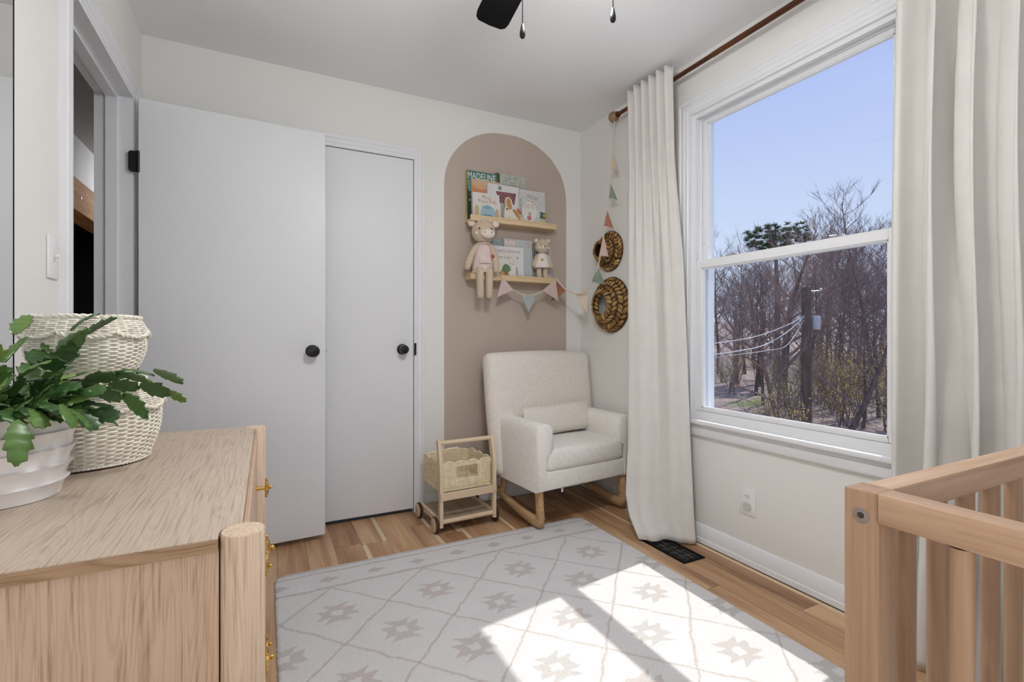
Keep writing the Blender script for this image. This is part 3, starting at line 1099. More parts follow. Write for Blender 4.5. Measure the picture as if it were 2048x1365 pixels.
# ------------------------------------------------------------------ rug
def make_rug():
    x0, x1, y0, y1, th = 0.030, 1.585, 0.345, 2.300, 0.012
    st = 0.0042
    nx, ny = int((x1 - x0) / st), int((y1 - y0) / st)
    gx = np.linspace(x0, x1, nx + 1)
    gy = np.linspace(y0, y1, ny + 1)
    X, Y = np.meshgrid(gx, gy)
    rs = np.random.RandomState(3)

    def wob(s):
        a = rs.normal(0, 1, (ny // s + 3, nx // s + 3))
        a = np.kron(a, np.ones((s, s)))[:ny + 1, :nx + 1]
        for _ in range(2):
            a = (a + np.roll(a, s // 2, 0) + np.roll(a, -(s // 2), 0) + np.roll(a, s // 2, 1) + np.roll(a, -(s // 2), 1)) / 5
        return a
    wx, wy = wob(8) * 0.004 + wob(2) * 0.002, wob(8) * 0.004 + wob(2) * 0.002
    U, V = X + wx, Y + wy
    cream = np.array([0.73, 0.715, 0.70])
    pink = np.array([0.50, 0.425, 0.395])
    grey = np.array([0.47, 0.435, 0.395])
    line = np.array([0.50, 0.445, 0.395])
    col = np.tile(cream, (ny + 1, nx + 1, 1))
    col *= (1 + wob(10)[..., None] * 0.02 + rs.normal(0, 0.02, (ny + 1, nx + 1, 1)))

    def put(mask, c, amt=0.9):
        m = (mask * amt)[..., None]
        col[:] = col * (1 - m) + c * m
    # diamond lattice
    px, py = 0.189, 0.203
    a = (U - 0.233) / px
    b = (2.10 - V) / py
    s1, s2 = (a + b) / 2, (a - b) / 2
    body = (Y < 2.098)
    for s in (s1, s2):
        d = np.abs(s - np.round(s)) * 2 * (px * py / math.hypot(px, py))
        put((np.clip((0.0058 - d) / 0.003, 0, 1)) * body, line, 0.72)
    # eight-pointed medallion in every diamond
    i1, i2 = np.floor(s1) + 0.5, np.floor(s2) + 0.5
    ca, cb = i1 + i2, i1 - i2
    dx, dy = U - (0.233 + ca * px), V - (2.10 - cb * py)
    ax, ay = np.abs(dx), np.abs(dy)
    side = (ay < 0.031) & (ax < 0.050 + 0.021 * (ay / 0.029))
    bar = (ay > 0.026) & (ay < 0.064 - 0.012 * (1 - ax / 0.044)) & (ax < 0.022 + 0.026 * ((ay - 0.030) / 0.031))
    inside = (side | bar) & ~((ax < 0.019) & (ay < 0.017)) & body & (cb > 0.5)
    rowpar = ((cb % 2) < 1)
    put(inside * rowpar, grey, 0.56)
    put(inside * ~rowpar, pink, 0.60)
    # border bands at the far end, with small diamonds
    put((Y > 2.272) * 1.0, pink, 0.60)
    put((np.abs(V - 2.243) < 0.0065) * 1.0, pink, 0.65)
    put((np.abs(V - 2.106) < 0.0085) * 1.0, pink, 0.70)
    fx = (U - 0.233) / px
    ddx = np.abs(fx - np.round(fx)) * px
    put((ddx / 0.040 + np.abs(V - 2.174) / 0.025 < 1) * 1.0, pink, 0.65)
    # height: pile, rounded corners and rim
    rim = np.minimum(np.minimum(X - x0, x1 - X), np.minimum(Y - y0, y1 - Y))
    Z = th - 0.006 * np.clip(1 - rim / 0.012, 0, 1) ** 2 + rs.normal(0, 0.0007, X.shape)
    cx = np.where(X < (x0 + x1) / 2, x0, x1)
    cy = np.where(Y < (y0 + y1) / 2, y0, y1)
    rad = 0.05
    qx, qy = rad - np.abs(X - cx), rad - np.abs(Y - cy)
    cor = (qx > 0) & (qy > 0)
    rr = np.hypot(qx, qy)
    mx = np.maximum(qx, qy)
    k = np.where(cor & (rr > 0), mx / np.maximum(rr, 1e-6), 1.0)
    X2 = np.where(cor, cx + np.sign((x0 + x1) / 2 - cx) * (rad - qx * k), X)
    Y2 = np.where(cor, cy + np.sign((y0 + y1) / 2 - cy) * (rad - qy * k), Y)
    jit = (rim < 1e-6)
    X2 = X2 + jit * rs.normal(0, 0.0012, X.shape)
    Y2 = Y2 + jit * rs.normal(0, 0.0012, X.shape)
    cxm, cym = (x0 + x1) / 2, (y0 + y1) / 2
    top = np.stack([X2 - cxm, Y2 - cym, Z], -1).reshape(-1, 3)
    W = nx + 1
    ii = (np.arange(ny)[:, None] * W + np.arange(nx)[None]).ravel()
    faces = np.stack([ii, ii + 1, ii + W + 1, ii + W], 1)
    ring = list(range(0, W)) + [j * W + nx for j in range(1, ny + 1)] + [ny * W + i for i in range(nx - 1, -1, -1)] + [j * W for j in range(ny - 1, 0, -1)]
    ring = np.array(ring)
    low = top[ring].copy()
    low[:, 2] = 0.0005
    n0 = len(top)
    m = len(ring)
    nxt = (np.arange(m) + 1) % m
    skirt = np.stack([ring, n0 + np.arange(m), n0 + nxt, ring[nxt]], 1)
    verts = np.concatenate([top, low])
    faces = np.concatenate([faces, skirt])
    me = bpy.data.meshes.new('area_rug')
    me.vertices.add(len(verts))
    me.vertices.foreach_set('co', verts.astype(np.float32).ravel())
    me.loops.add(len(faces) * 4)
    me.loops.foreach_set('vertex_index', faces.astype(np.int32).ravel())
    me.polygons.add(len(faces))
    me.polygons.foreach_set('loop_start', np.arange(0, len(faces) * 4, 4, dtype=np.int32))
    me.update(calc_edges=True)
    me.validate()
    cc = np.ones((len(verts), 4), np.float32)
    cc[:n0, :3] = np.clip(col.reshape(-1, 3), 0, 1)
    cc[n0:, :3] = cream
    at = me.attributes.new('weave', 'FLOAT_COLOR', 'POINT')
    at.data.foreach_set('color', cc.ravel())
    me.materials.append(MATS['rug_wool'])
    me.polygons.foreach_set('use_smooth', [True] * len(me.polygons))
    o = obj('area_rug', me, None, (cxm, cym, 0))
    tag(o, 'cream wool rug with dusty pink medallions in a diamond lattice', 'rug')


make_rug()

# ------------------------------------------------------------------ rocking chair
CH = thing('rocking_chair', 'cream boucle rocking armchair with oak rockers under the painted arch', 'chair', (1.559, 2.51, 0.0), math.radians(6))
AW = 0.345


def soft(lo, hi, b, seg=5, mb=None, puff=0.0, fn=None):
    """rounded box whose faces bulge slightly"""
    mb = mb or MB()
    bm = bmesh.new()
    bmesh.ops.create_cube(bm, size=1.0)
    s = [h - l for l, h in zip(lo, hi)]
    c = [(l + h) / 2 for l, h in zip(lo, hi)]
    for v in bm.verts:
        v.co = Vector((v.co.x * s[0], v.co.y * s[1], v.co.z * s[2]))
    bmesh.ops.subdivide_edges(bm, edges=list(bm.edges), cuts=1, use_grid_fill=True)
    ed = [e for e in bm.edges if len(e.link_faces) == 2 and e.link_faces[0].normal.dot(e.link_faces[1].normal) < 0.5]
    bmesh.ops.bevel(bm, geom=ed, offset=b, segments=seg, profile=0.5, affect='EDGES', clamp_overlap=True)
    bmesh.ops.subdivide_edges(bm, edges=[e for e in bm.edges if e.calc_length() > 0.08], cuts=3, use_grid_fill=True)
    for v in bm.verts:
        q = [2 * v.co[i] / s[i] for i in range(3)]
        for i in range(3):
            j, k = (i + 1) % 3, (i + 2) % 3
            v.co[i] += puff * (q[i]) * max(0, 1 - q[j] ** 2) * max(0, 1 - q[k] ** 2)
    bm.verts.index_update()
    vs = [tuple(v.co + Vector(c)) for v in bm.verts]
    if fn:
        vs = [fn(p) for p in vs]
    mb.add(vs, [tuple(v.index for v in f.verts) for f in bm.faces])
    bm.free()
    return mb


def lean(p):
    # the back reclines: y grows with z; it is a little narrower towards the seat
    z = (p[2] - 0.28) / 0.65
    return (p[0] * (0.965 + 0.035 * z), p[1] + 0.085 * z, p[2])


soft((-0.39, 0.055, 0.225), (0.39, 0.165, 0.925), 0.045, 5, None, 0.012, lean).build('backrest', 'boucle_back', CH, 60)


def arm_mb(s):
    mb = MB()
    # profile (x from the outer face inwards, z), with the padded roll overhanging inwards
    out = [(0.0, 0.215), (0.062, 0.215), (0.064, 0.395), (0.070, 0.402), (0.090, 0.405), (0.101, 0.416), (0.107, 0.435), (0.108, 0.51), (0.104, 0.545), (0.092, 0.561), (0.070, 0.568), (0.035, 0.568), (0.014, 0.560), (0.003, 0.540), (0.0, 0.50)]
    ys = [-0.285, -0.280, -0.270, -0.2, -0.05, 0.10, 0.15]
    ins = [0.012, 0.004, 0.0, 0.0, 0.0, 0.0, 0.0]
    vs, fs = [], []
    n = len(out)
    cx, cz = 0.05, 0.40
    for y, i_ in zip(ys, ins):
        for (a, z) in out:
            a2 = a + (cx - a) * i_ / 0.06
            z2 = z + (cz - z) * i_ / 0.17
            x = -AW + a2 if s < 0 else AW - a2
            vs.append((x, y, z2 + 0.004 * max(0, (y + 0.28) / .4)))
    for j in range(len(ys) - 1):
        for i in range(n):
            k = (i + 1) % n
            fs.append((j * n + i, j * n + k, (j + 1) * n + k, (j + 1) * n + i) if s < 0 else (j * n + k, j * n + i, (j + 1) * n + i, (j + 1) * n + k))
    fs.append(tuple(range(n)) if s > 0 else tuple(range(n))[::-1])
    fs.append(tuple((len(ys) - 1) * n + i for i in range(n)) if s < 0 else tuple((len(ys) - 1) * n + i for i in range(n))[::-1])
    mb.add(vs, fs)
    return mb


for s in (-1, 1):
    arm_mb(s).build('armrest', 'boucle', CH, 50)
soft((-AW + 0.05, -0.278, 0.215), (AW - 0.05, 0.12, 0.316), 0.012, 3).build('seat_base', 'boucle', CH, 60)
soft((-AW + 0.066, -0.283, 0.312), (AW - 0.066, 0.085, 0.432), 0.030, 5, None, 0.010).build('seat_cushion', 'boucle', CH, 60)
for s in (-1, 1):
    mb = MB()
    xx = s * (AW - 0.045)
    path = [(-0.235, 0.225), (-0.243, 0.12), (-0.250, 0.060), (-0.240, 0.034), (-0.21, 0.030), (-0.14, 0.034), (-0.04, 0.046), (0.06, 0.064), (0.15, 0.088), (0.21, 0.108)]
    # flattened round section swept along the leg and the runner
    pts = [(xx, y, z) for y, z in path]
    rad = [0.028, 0.027, 0.028, 0.032, 0.031, 0.028, 0.026, 0.025, 0.023, 0.018]
    mb.tube(pts, rad, 14, up=(1, 0, 0), flat=0.72)
    mb.v = [(p[0], p[1], p[2] - 0.0) for p in mb.v]
    zmin = min(p[2] for p in mb.v)
    mb.v = [(p[0], p[1], p[2] + (0.013 - zmin) * max(0, min(1, (0.23 - p[2]) / 0.15))) for p in mb.v]
    mb.build('rocker', 'oak_rocker', CH, 60)
    mb = MB().tube([(xx, 0.10, 0.225), (xx, 0.125, 0.13), (xx, 0.14, 0.095)], [0.025, 0.023, 0.021], 14, up=(1, 0, 0), flat=0.78)
    mb.build('rear_leg', 'oak_rocker', CH, 60)
MB().box((-0.17, -0.262, 0.190), (-0.158, -0.260, 0.216)).build('care_tag', 'tag_white', CH)
# lumbar cushion lying on the seat against the back
def pillow(w, h, d):
    def fn(sgn):
        def g(u, v):
            x, z = (u - 0.5) * w, (v - 0.5) * h
            e = max(0.0, (1 - (2 * u - 1) ** 4)) ** 0.5 * max(0.0, (1 - (2 * v - 1) ** 4)) ** 0.5
            px_ = 1 - 0.05 * (2 * v - 1) ** 2
            pz_ = 1 - 0.05 * (1 - (2 * u - 1) ** 2)
            return (x * px_ * 1.0, sgn * d / 2 * e, z * (1.05 - 0.05 * 0) * pz_)
        return g
    mb = MB()
    mb.grid(fn(-1), 24, 14)
    mb.grid(lambda u, v: fn(1)(1 - u, v), 24, 14)
    return mb


pl = pillow(0.50, 0.17, 0.095)
lum = pl.build('lumbar_cushion', 'boucle_back', None, 80)
lum.location = CH.matrix_basis @ Vector((0.035, 0.026, 0.437 + 0.091))
lum.rotation_euler = (math.radians(-16), math.radians(-2), math.radians(6))
tag(lum, 'slim cream lumbar cushion on the rocking armchair seat', 'cushion')

# ------------------------------------------------------------------ wicker helper
def weave(mb, fn, s_len, closed, z0, z1, rows, stakes, amp, rad, mask=None, seg=4, stake_r=None, stake_rows=None):
    """strands run along s in and out of upright stakes; fn(s, z, off) -> point, s in 0..1"""
    n = stakes * seg
    for r in range(rows):
        z = z0 + (z1 - z0) * (r + 0.5) / rows
        run = []

        def flush(run):
            if len(run) >= 2:
                mb.tube(run, rad, 4, closed=False, cap=False)
        cnt = n if closed else n + 1
        full = True
        for i in range(cnt):
            s = i / n
            off = amp * math.sin(PI * stakes * s + PI * r)
            if mask is None or mask(s, z):
                run.append(fn(s, z, off))
            else:
                full = False
                flush(run)
                run = []
        if closed and full:
            mb.tube(run, rad, 4, closed=True)
        else:
            flush(run)
    sr = stake_r or rad * 0.8
    for k in range(stakes + (0 if closed else 1)):
        s = (k + 0.0) / stakes
        run = []
        m = stake_rows or max(3, rows // 3)
        for j in range(m + 1):
            z = z0 + (z1 - z0) * j / m
            if mask is None or mask(min(s, 1.0), z):
                run.append(fn(s, z, 0.0))
            else:
                if len(run) >= 2:
                    mb.tube(run, sr, 4, cap=False)
                run = []
        if len(run) >= 2:
            mb.tube(run, sr, 4, cap=False)


def rope(mb, pts, rad, closed, twist=0.6, strands=2, n=4):
    """a twisted rim: two strands winding round a path"""
    m = len(pts)
    P = [Vector(p) for p in pts]
    acc = [0.0]
    for i in range(1, m):
        acc.append(acc[-1] + (P[i] - P[i - 1]).length)
    for k in range(strands):
        out = []
        for i in range(m):
            a = P[(i - 1) % m] if closed or i else P[i]
            b = P[(i + 1) % m] if closed or i < m - 1 else P[i]
            t = (b - a).normalized()
            u = Vector((0, 0, 1)).cross(t)
            u = u.normalized() if u.length > 1e-5 else t.orthogonal().normalized()
            w = t.cross(u)
            an = acc[i] / (rad * 2 * PI * twist) * 2 * PI + 2 * PI * k / strands
            out.append(P[i] + (u * math.cos(an) + w * math.sin(an)) * rad * 0.55)
        mb.tube(out, rad * 0.72, n, closed=closed, cap=not closed)


# ------------------------------------------------------------------ push cart with a wicker basket
CT = thing('toy_push_cart', 'wooden toy push cart with a scalloped wicker basket beside the rocking chair', 'toy cart', (0.955, 2.585, 0.0), math.radians(3))
CW = 0.155                        # half width between the uprights
for s in (-1, 1):
    mb = MB()
    # upright with the curved handle end, seen from the side: (y, z)
    prof_f = [(-0.132, 0.036), (-0.132, 0.20), (-0.132, 0.32), (-0.128, 0.365), (-0.117, 0.405), (-0.106, 0.445), (-0.102, 0.468), (-0.106, 0.484)]
    prof_b = [(-0.120, 0.486), (-0.128, 0.478), (-0.130, 0.450), (-0.142, 0.408), (-0.153, 0.365), (-0.157, 0.32), (-0.157, 0.20), (-0.157, 0.036)]
    poly = prof_f + prof_b
    mt = Matrix(((0, 0, 1, s * CW), (1, 0, 0, 0), (0, 1, 0, 0), (0, 0, 0, 1)))
    mb.prism(poly, -0.009, 0.009, mt)
    mb.build('upright', 'birch', CT, 30)
MB().tube([(-CW, -0.117, 0.468), (CW, -0.117, 0.468)], 0.0115, 14).build('handle_bar', 'birch_x', CT)
MB().tube([(-CW, -0.145, 0.062), (CW, -0.145, 0.062)], 0.0125, 14).build('front_bar', 'birch_x', CT)
MB().rbox((-CW - 0.009, -0.164, 0.176), (CW + 0.009, -0.155, 0.216), 0.002, 1).build('front_rail', 'birch_x', CT)
for s in (-1, 1):
    for zz in (0.188, 0.204):
        MB().lathe([(0.0028, 0), (0.0028, 0.0012), (0, 0.0016)], 8, Matrix.Translation((s * CW, -0.164, zz)) @ Matrix.Rotation(PI / 2, 4, 'X')).build('screw', 'steel', CT)
    MB().rbox((s * CW - 0.009, -0.150, 0.046), (s * CW + 0.009, 0.170, 0.076), 0.002, 1).build('side_rail', 'birch', CT)
    MB().rbox((s * 0.137 - 0.006, -0.150, 0.198), (s * 0.137 + 0.006, 0.146, 0.2115), 0.002, 1).build('basket_support', 'birch', CT)
MB().rbox((-CW, -0.135, 0.056), (CW, 0.165, 0.063), 0.001, 1).build('tray', 'ply_base', CT)
for s in (-1, 1):
    for yy in (-0.115, 0.135):
        mt = Matrix.Translation((s * (CW + 0.020), yy, 0.043)) @ Matrix.Rotation(s * PI / 2, 4, 'Y')
        wh = MB().lathe([(0.0, -0.009), (0.038, -0.009), (0.043, -0.006), (0.043, 0.006), (0.040, 0.009), (0.0, 0.009)], 30, mt).build('wheel', 'wheel_brown', CT)
        MB().lathe([(0.0, 0.008), (0.037, 0.008), (0.037, 0.0105), (0.035, 0.0115), (0, 0.0115)], 30, mt).build('wheel_face', 'birch', wh)
        MB().lathe([(0.0045, 0.011), (0.0045, 0.013), (0, 0.0135)], 10, mt).build('axle_cap', 'steel', wh)
    MB().tube([(s * CW, -0.115, 0.043), (s * (CW + 0.02), -0.115, 0.043)], 0.006, 8).build('axle', 'steel', CT)
# basket: four woven walls with scalloped tops, two windows cut in the front wall
BX, BY0, BY1, BZ = 0.142, -0.128, 0.148, 0.214
BH = 0.150


def scal(s, n, amp):
    f = (s * n) % 1.0
    return amp * (math.sqrt(max(0.0, 1 - (2 * f - 1) ** 2)) - 1)


def basket_wall(name, pfn, n_sc, wins=()):
    b = MB()

    def top(s):
        return BZ + BH + scal(s, n_sc, 0.022)

    def mask(s, z):
        if z > top(s):
            return False
        for (a, c, za, zc) in wins:
            if a < s < c and za < z < zc:
                return False
        return True
    weave(b, pfn, 0.3, False, BZ, BZ + BH, 30, 14, 0.0024, 0.0026, mask, 4)
    edge = [pfn(i / 60, top(i / 60), 0.001) for i in range(61)]
    rope(b, edge, 0.0042, False)
    b.tube([pfn(i / 20, BZ, 0.0) for i in range(21)], 0.0045, 6)
    for (a, c, za, zc) in wins:
        b.tube([pfn(a, za, 0), pfn(a, zc, 0)], 0.0034, 6)
        b.tube([pfn(c, za, 0), pfn(c, zc, 0)], 0.0034, 6)
        b.tube([pfn(a, zc, 0), pfn(c, zc, 0)], 0.0030, 6)
        b.tube([pfn(a, za, 0), pfn(c, za, 0)], 0.0030, 6)
    o = b.build(name, 'wicker_warm', CT, 60)
    o['kind'] = 'stuff'
    return o


basket_wall('basket_front', lambda s, z, o: (-BX + 2 * BX * s, BY0 - o, z), 4, ((0.27, 0.50, BZ + 0.052, BZ + 0.126), (0.50, 0.735, BZ + 0.052, BZ + 0.126)))
basket_wall('basket_back', lambda s, z, o: (BX - 2 * BX * s, BY1 + o, z), 1)
basket_wall('basket_side', lambda s, z, o: (-BX - o, BY1 + (BY0 - BY1) * s, z), 3)
basket_wall('basket_side', lambda s, z, o: (BX + o, BY0 + (BY1 - BY0) * s, z), 3)
MB().box((-BX, BY0, BZ - 0.002), (BX, BY1, BZ + 0.004)).build('basket_floor', 'wicker_warm', CT)
MB().box((0.0, BY1 + 0.005, BZ + 0.140), (0.072, BY1 + 0.007, BZ + 0.158)).build('fabric_tag', 'tag_white', CT)

# ------------------------------------------------------------------ oak dresser
DZ = 0.754
DR = thing('oak_dresser', 'pale oak dresser with round corner posts and brass knobs', 'dresser', (-0.26, 1.245, 0.0))
dx0, dx1, dy0, dy1 = -0.252, 0.232, -0.462, 0.462       # around the root
mb = MB()
# top with the two front corners cut out round the posts
pr = 0.0285
pcx, pcy = 0.230, 0.442
poly = [(dx0, dy0), (pcx - pr - 0.0015, dy0)]
for s, (a0, a1) in ((-1, (PI, PI / 2)), ):
    for i in range(9):
        a = PI + (PI / 2 - PI) * i / 8
        poly.append((pcx + (pr + 0.0015) * math.cos(a), -pcy + (pr + 0.0015) * math.sin(a)))
poly += [(dx1 - 0.004, -pcy + pr + 0.0015), (dx1 - 0.004, pcy - pr - 0.0015)]
for i in range(9):
    a = -PI / 2 + (-PI - (-PI / 2)) * i / 8
    poly.append((pcx + (pr + 0.0015) * math.cos(a), pcy + (pr + 0.0015) * math.sin(a)))
poly += [(pcx - pr - 0.0015, dy1), (dx0, dy1)]
mb.prism(poly, DZ - 0.0015, DZ)
mb.build('top_veneer', 'oak_top', DR, 20)
MB().prism(poly, DZ - 0.018, DZ - 0.0016).build('top_panel', 'oak_edge', DR, 20)
for s in (-1, 1):
    yy = s * 0.452
    MB().box((dx0, min(yy, yy - s * 0.018), 0.09), (pcx - pr - 0.001, max(yy, yy - s * 0.018), DZ - 0.018)).build('side_panel', 'oak_side', DR)
    o = MB().lathe([(0.0, 0.0), (pr - 0.002, 0.0), (pr, 0.003), (pr, DZ - 0.001), (pr - 0.0015, DZ + 0.001), (0.0, DZ + 0.001)], 32).build('corner_post', 'oak_post', DR, 40)
    o.location = (pcx, s * pcy, 0)
    o = MB().lathe([(0.0, 0.0), (0.022, 0.0), (0.024, 0.003), (0.024, 0.10), (0.0, 0.10)], 20).build('rear_foot', 'oak_post', DR, 40)
    o.location = (dx0 + 0.03, s * (0.43), 0)
MB().box((dx0, -0.435, 0.09), (dx0 + 0.012, 0.435, DZ - 0.018)).build('back_panel', 'oak_side', DR)
MB().box((dx0 + 0.012, -0.434, 0.09), (0.205, 0.434, 0.106)).build('bottom_panel', 'oak_edge', DR)
mb = MB()
mb.box((dx0 + .012, -0.006, 0.106), (0.200, 0.006, DZ - 0.018))
mb.build('divider', 'oak_side', DR)
dh = (DZ - 0.018 - 0.11) / 3
fme = MB().rbox((-0.009, -0.204, 0.003), (0.009, 0.204, dh - 0.003), 0.002, 1).mesh('drawer_front', 'oak_side')
kb = MB()
mt = Matrix.Rotation(PI / 2, 4, 'Y')
kb.lathe([(0.0055, -0.006), (0.0050, 0.018), (0.008, 0.020), (0.008, 0.022), (0.0, 0.022)], 12, mt)
kb.lathe([(0.006, 0.0185), (0.022, 0.0165), (0.0245, 0.019), (0.020, 0.0225), (0.010, 0.026), (0.0, 0.028)], 32, mt, ang=lambda r, z, a: r * (1 + 0.10 * math.cos(8 * a) * min(1, r / 0.015)))
kb.ball((0.030, 0, 0), 0.0045, 10, 7)
for i in range(8):
    a = 2 * PI * i / 8
    kb.ball((0.0205, 0.0225 * math.cos(a), 0.0225 * math.sin(a)), 0.003, 8, 6)
kme = kb.mesh('knob', 'brass', 50)
for r in range(3):
    for c in (-1, 1):
        d = obj('drawer_front', fme, DR, (0.2260, c * 0.2065, 0.108 + r * dh))
        obj('knob', kme, d, (0.014, 0, dh / 2))

# ------------------------------------------------------------------ baskets on the dresser
def round_basket(name, label, loc, prof_r, h, stakes, rows, lid_z, lid_r, lid_drop, n_sc):
    t = thing(name, label, 'basket', loc)

    def body(s, z, o):
        r = prof_r(z / h) + o
        a = 2 * PI * s
        return (r * math.cos(a), r * math.sin(a), z)
    mb = MB()
    weave(mb, body, 1, True, 0.003, h, rows, stakes, 0.0022, 0.0023, None, 4, 0.0022)
    rope(mb, [body(i / 90, 0.005, 0.001) for i in range(90)], 0.0042, True)
    mb.build('woven_body', 'wicker', t, 60)['kind'] = 'stuff'
    MB().lathe([(prof_r(i / 10) - 0.0032, 0.002 + (h - 0.004) * i / 10) for i in range(11)], 40).build('lining', 'wicker_gap_shade', t, 60)  # darker sheet that puts shade behind the weave
    # lid: a woven cap whose skirt ends in scallops
    R1, drop = lid_r

    def lidpt(s, q, o):
        # q 0 at the skirt's lowest point .. 1 at the centre of the top
        a = 2 * PI * s
        if q < 0.5:
            k = q / 0.5
            z = lid_z - drop * (1 - k)
            r = prof_r(min(1, max(0, z / h))) + 0.006 if z < h else None
            rt = R1
            rb = prof_r(min(1.0, (lid_z - drop) / h)) + 0.007
            r = rb + (rt - rb) * (k ** 1.7)
        else:
            k = (q - 0.5) / 0.5
            z = lid_z + 0.004 * math.sin(k * PI / 2)
            r = R1 * (1 - k) + 0.002
        return ((r + o * (1 if q < .5 else 0)) * math.cos(a), (r + o * (1 if q < .5 else 0)) * math.sin(a), z + (o if q >= .5 else 0))

    def edge(s):
        f = (s * n_sc) % 1.0
        return 0.20 * (1 - math.sqrt(max(0.0, 1 - (2 * f - 1) ** 2)))
    mb = MB()
    weave(mb, lambda s, q, o: lidpt(s, q, o), 1, True, 0.0, 0.5, max(6, int(drop / 0.0042)), stakes, 0.0020, 0.0022, lambda s, q: q >= edge(s), 4, 0.002, 12)
    weave(mb, lambda s, q, o: lidpt(s, q, o), 1, True, 0.5, 0.985, int(R1 / 0.0045), max(16, stakes // 2), 0.0016, 0.0022, None, 4, 0.002, 6)
    rope(mb, [lidpt(i / 240, edge(i / 240), 0.002) for i in range(240)], 0.0040, True, 0.8)
    rope(mb, [lidpt(i / 120, 0.5, 0.0015) for i in range(120)], 0.0046, True, 0.9)
    mb.build('lid', 'wicker', t, 60)['kind'] = 'stuff'
    MB().lathe([(R1 + 0.003, lid_z - drop * 0.35), (R1 - 0.003, lid_z - 0.003), (0.0, lid_z - 0.001)], 40).build('lid_lining', 'wicker_gap_shade', t, 60)
    return t


def pr_low(k):
    return 0.104 + 0.031 * math.sin(PI * min(1, max(0, k)) * 0.72 + 0.18) - 0.004


def pr_up(k):
    return 0.070 + 0.036 * math.sin(PI * min(1, max(0, k)) * 0.72 + 0.22) - 0.004


LB = (-0.352, 1.385, DZ + 0.002)
round_basket('wicker_basket', 'large lidded wicker basket standing on the oak dresser', LB, pr_low, 0.166, 46, 36, 0.178, (0.100, 0.060), 0, 9)
round_basket('wicker_basket', 'small lidded wicker basket stacked on the larger basket', (LB[0], LB[1], LB[2] + 0.186), pr_up, 0.120, 38, 27, 0.130, (0.090, 0.042), 0, 7)

# ------------------------------------------------------------------ potted holiday cactus
PT = thing('plant_pot', 'glossy white ribbed plant pot on the oak dresser', 'pot', (-0.408, 1.138, DZ + 0.001))
prof = []
NR = 5
for i in range(61):
    k = i / 60
    r = 0.078 + 0.018 * math.sin(k * PI * 0.62)
    f = (k * NR) % 1.0
    r += 0.0085 * (f ** 3.0)
    prof.append((r, 0.146 * k))
prof += [(0.089, 0.149), (0.085, 0.147), (0.083, 0.12), (0.0, 0.118)]
MB().lathe([(0.0, 0.0), (0.075, 0.0)] + prof, 72, ang=lambda r, z, a: r * (1 + 0.006 * math.sin(7 * a + z * 160) + 0.004 * math.sin(13 * a - z * 90))).build('pot_wall', 'porcelain', PT, 50)
MB().lathe([(0.0, 0.119), (0.083, 0.121), (0.083, 0.128), (0.04, 0.132), (0.0, 0.133)], 32).build('soil', 'soil', PT)
PL = thing('holiday_cactus', 'leafy green holiday cactus arching over the white pot', 'plant', (-0.408, 1.138, DZ + 0.13))


def leaf_mesh(L, W, teeth, curl):
    top, n = [], 3 * teeth + 1
    mid, lft, rgt = [], [], []
    for i in range(n + 1):
        k = i / n
        w = W * (math.sin(PI * min(1, k * 0.92 + 0.06)) ** 0.75)
        ph = (i % 3)
        saw = {0: 0.80, 1: 0.93, 2: 1.12}[ph]
        if k > 0.95:
            w *= 0.9
        z = -curl * k * k * L
        mid.append((k * L, 0, z + 0.0022))
        lft.append((k * L + (0.004 if ph == 2 else 0), w * saw, z - 0.10 * w))
        rgt.append((k * L + (0.004 if ph == 2 else 0), -w * saw, z - 0.10 * w))
    vs = lft + mid + rgt
    m = n + 1
    fs = []
    for i in range(n):
        fs.append((i, m + i, m + i + 1, i + 1))
        fs.append((m + i, 2 * m + i, 2 * m + i + 1, m + i + 1))
    vs2 = [(p[0], p[1], p[2] - 0.0018) for p in vs]
    o = len(vs)
    fs2 = [tuple(j + o for j in f[::-1]) for f in fs]
    rim = list(range(m)) + [2 * m - 1] + [2 * m + i for i in range(m - 1, -1, -1)] + [m]
    sk = [(rim[i], rim[(i + 1) % len(rim)], rim[(i + 1) % len(rim)] + o, rim[i] + o) for i in range(len(rim))]
    return MB().add(vs + vs2, fs + fs2 + sk).mesh('leaf', 'cactus_leaf', 60)


rl = random.Random(11)
leafs = [leaf_mesh(0.052, 0.017, 3, 0.25), leaf_mesh(0.045, 0.020, 3, 0.15), leaf_mesh(0.060, 0.015, 4, 0.35), leaf_mesh(0.040, 0.013, 3, 0.1)]


def branch(start, az, el, nseg, sc=1.0, droop=0.30, roll=None):
    p = Vector(start)
    d = Vector((math.cos(az) * math.cos(el), math.sin(az) * math.cos(el), math.sin(el)))
    ro = roll if roll is not None else rl.uniform(-0.9, 0.9)
    for j in range(nseg):
        i_ = rl.randrange(4)
        me = leafs[i_]
        L = (0.052, 0.045, 0.060, 0.040)[i_] * sc
        q = d.to_track_quat('X', 'Z')
        o = obj('leaf', me, PL, p)
        o.rotation_mode = 'QUATERNION'
        o.rotation_quaternion = q @ Euler((ro + rl.uniform(-0.4, 0.4), 0, 0)).to_quaternion()
        s = sc * rl.uniform(0.9, 1.1)
        o.scale = (s, s, s)
        p = p + d * L * 0.93
        d = (d + Vector((rl.uniform(-.12, .12), rl.uniform(-.12, .12), -droop))).normalized()


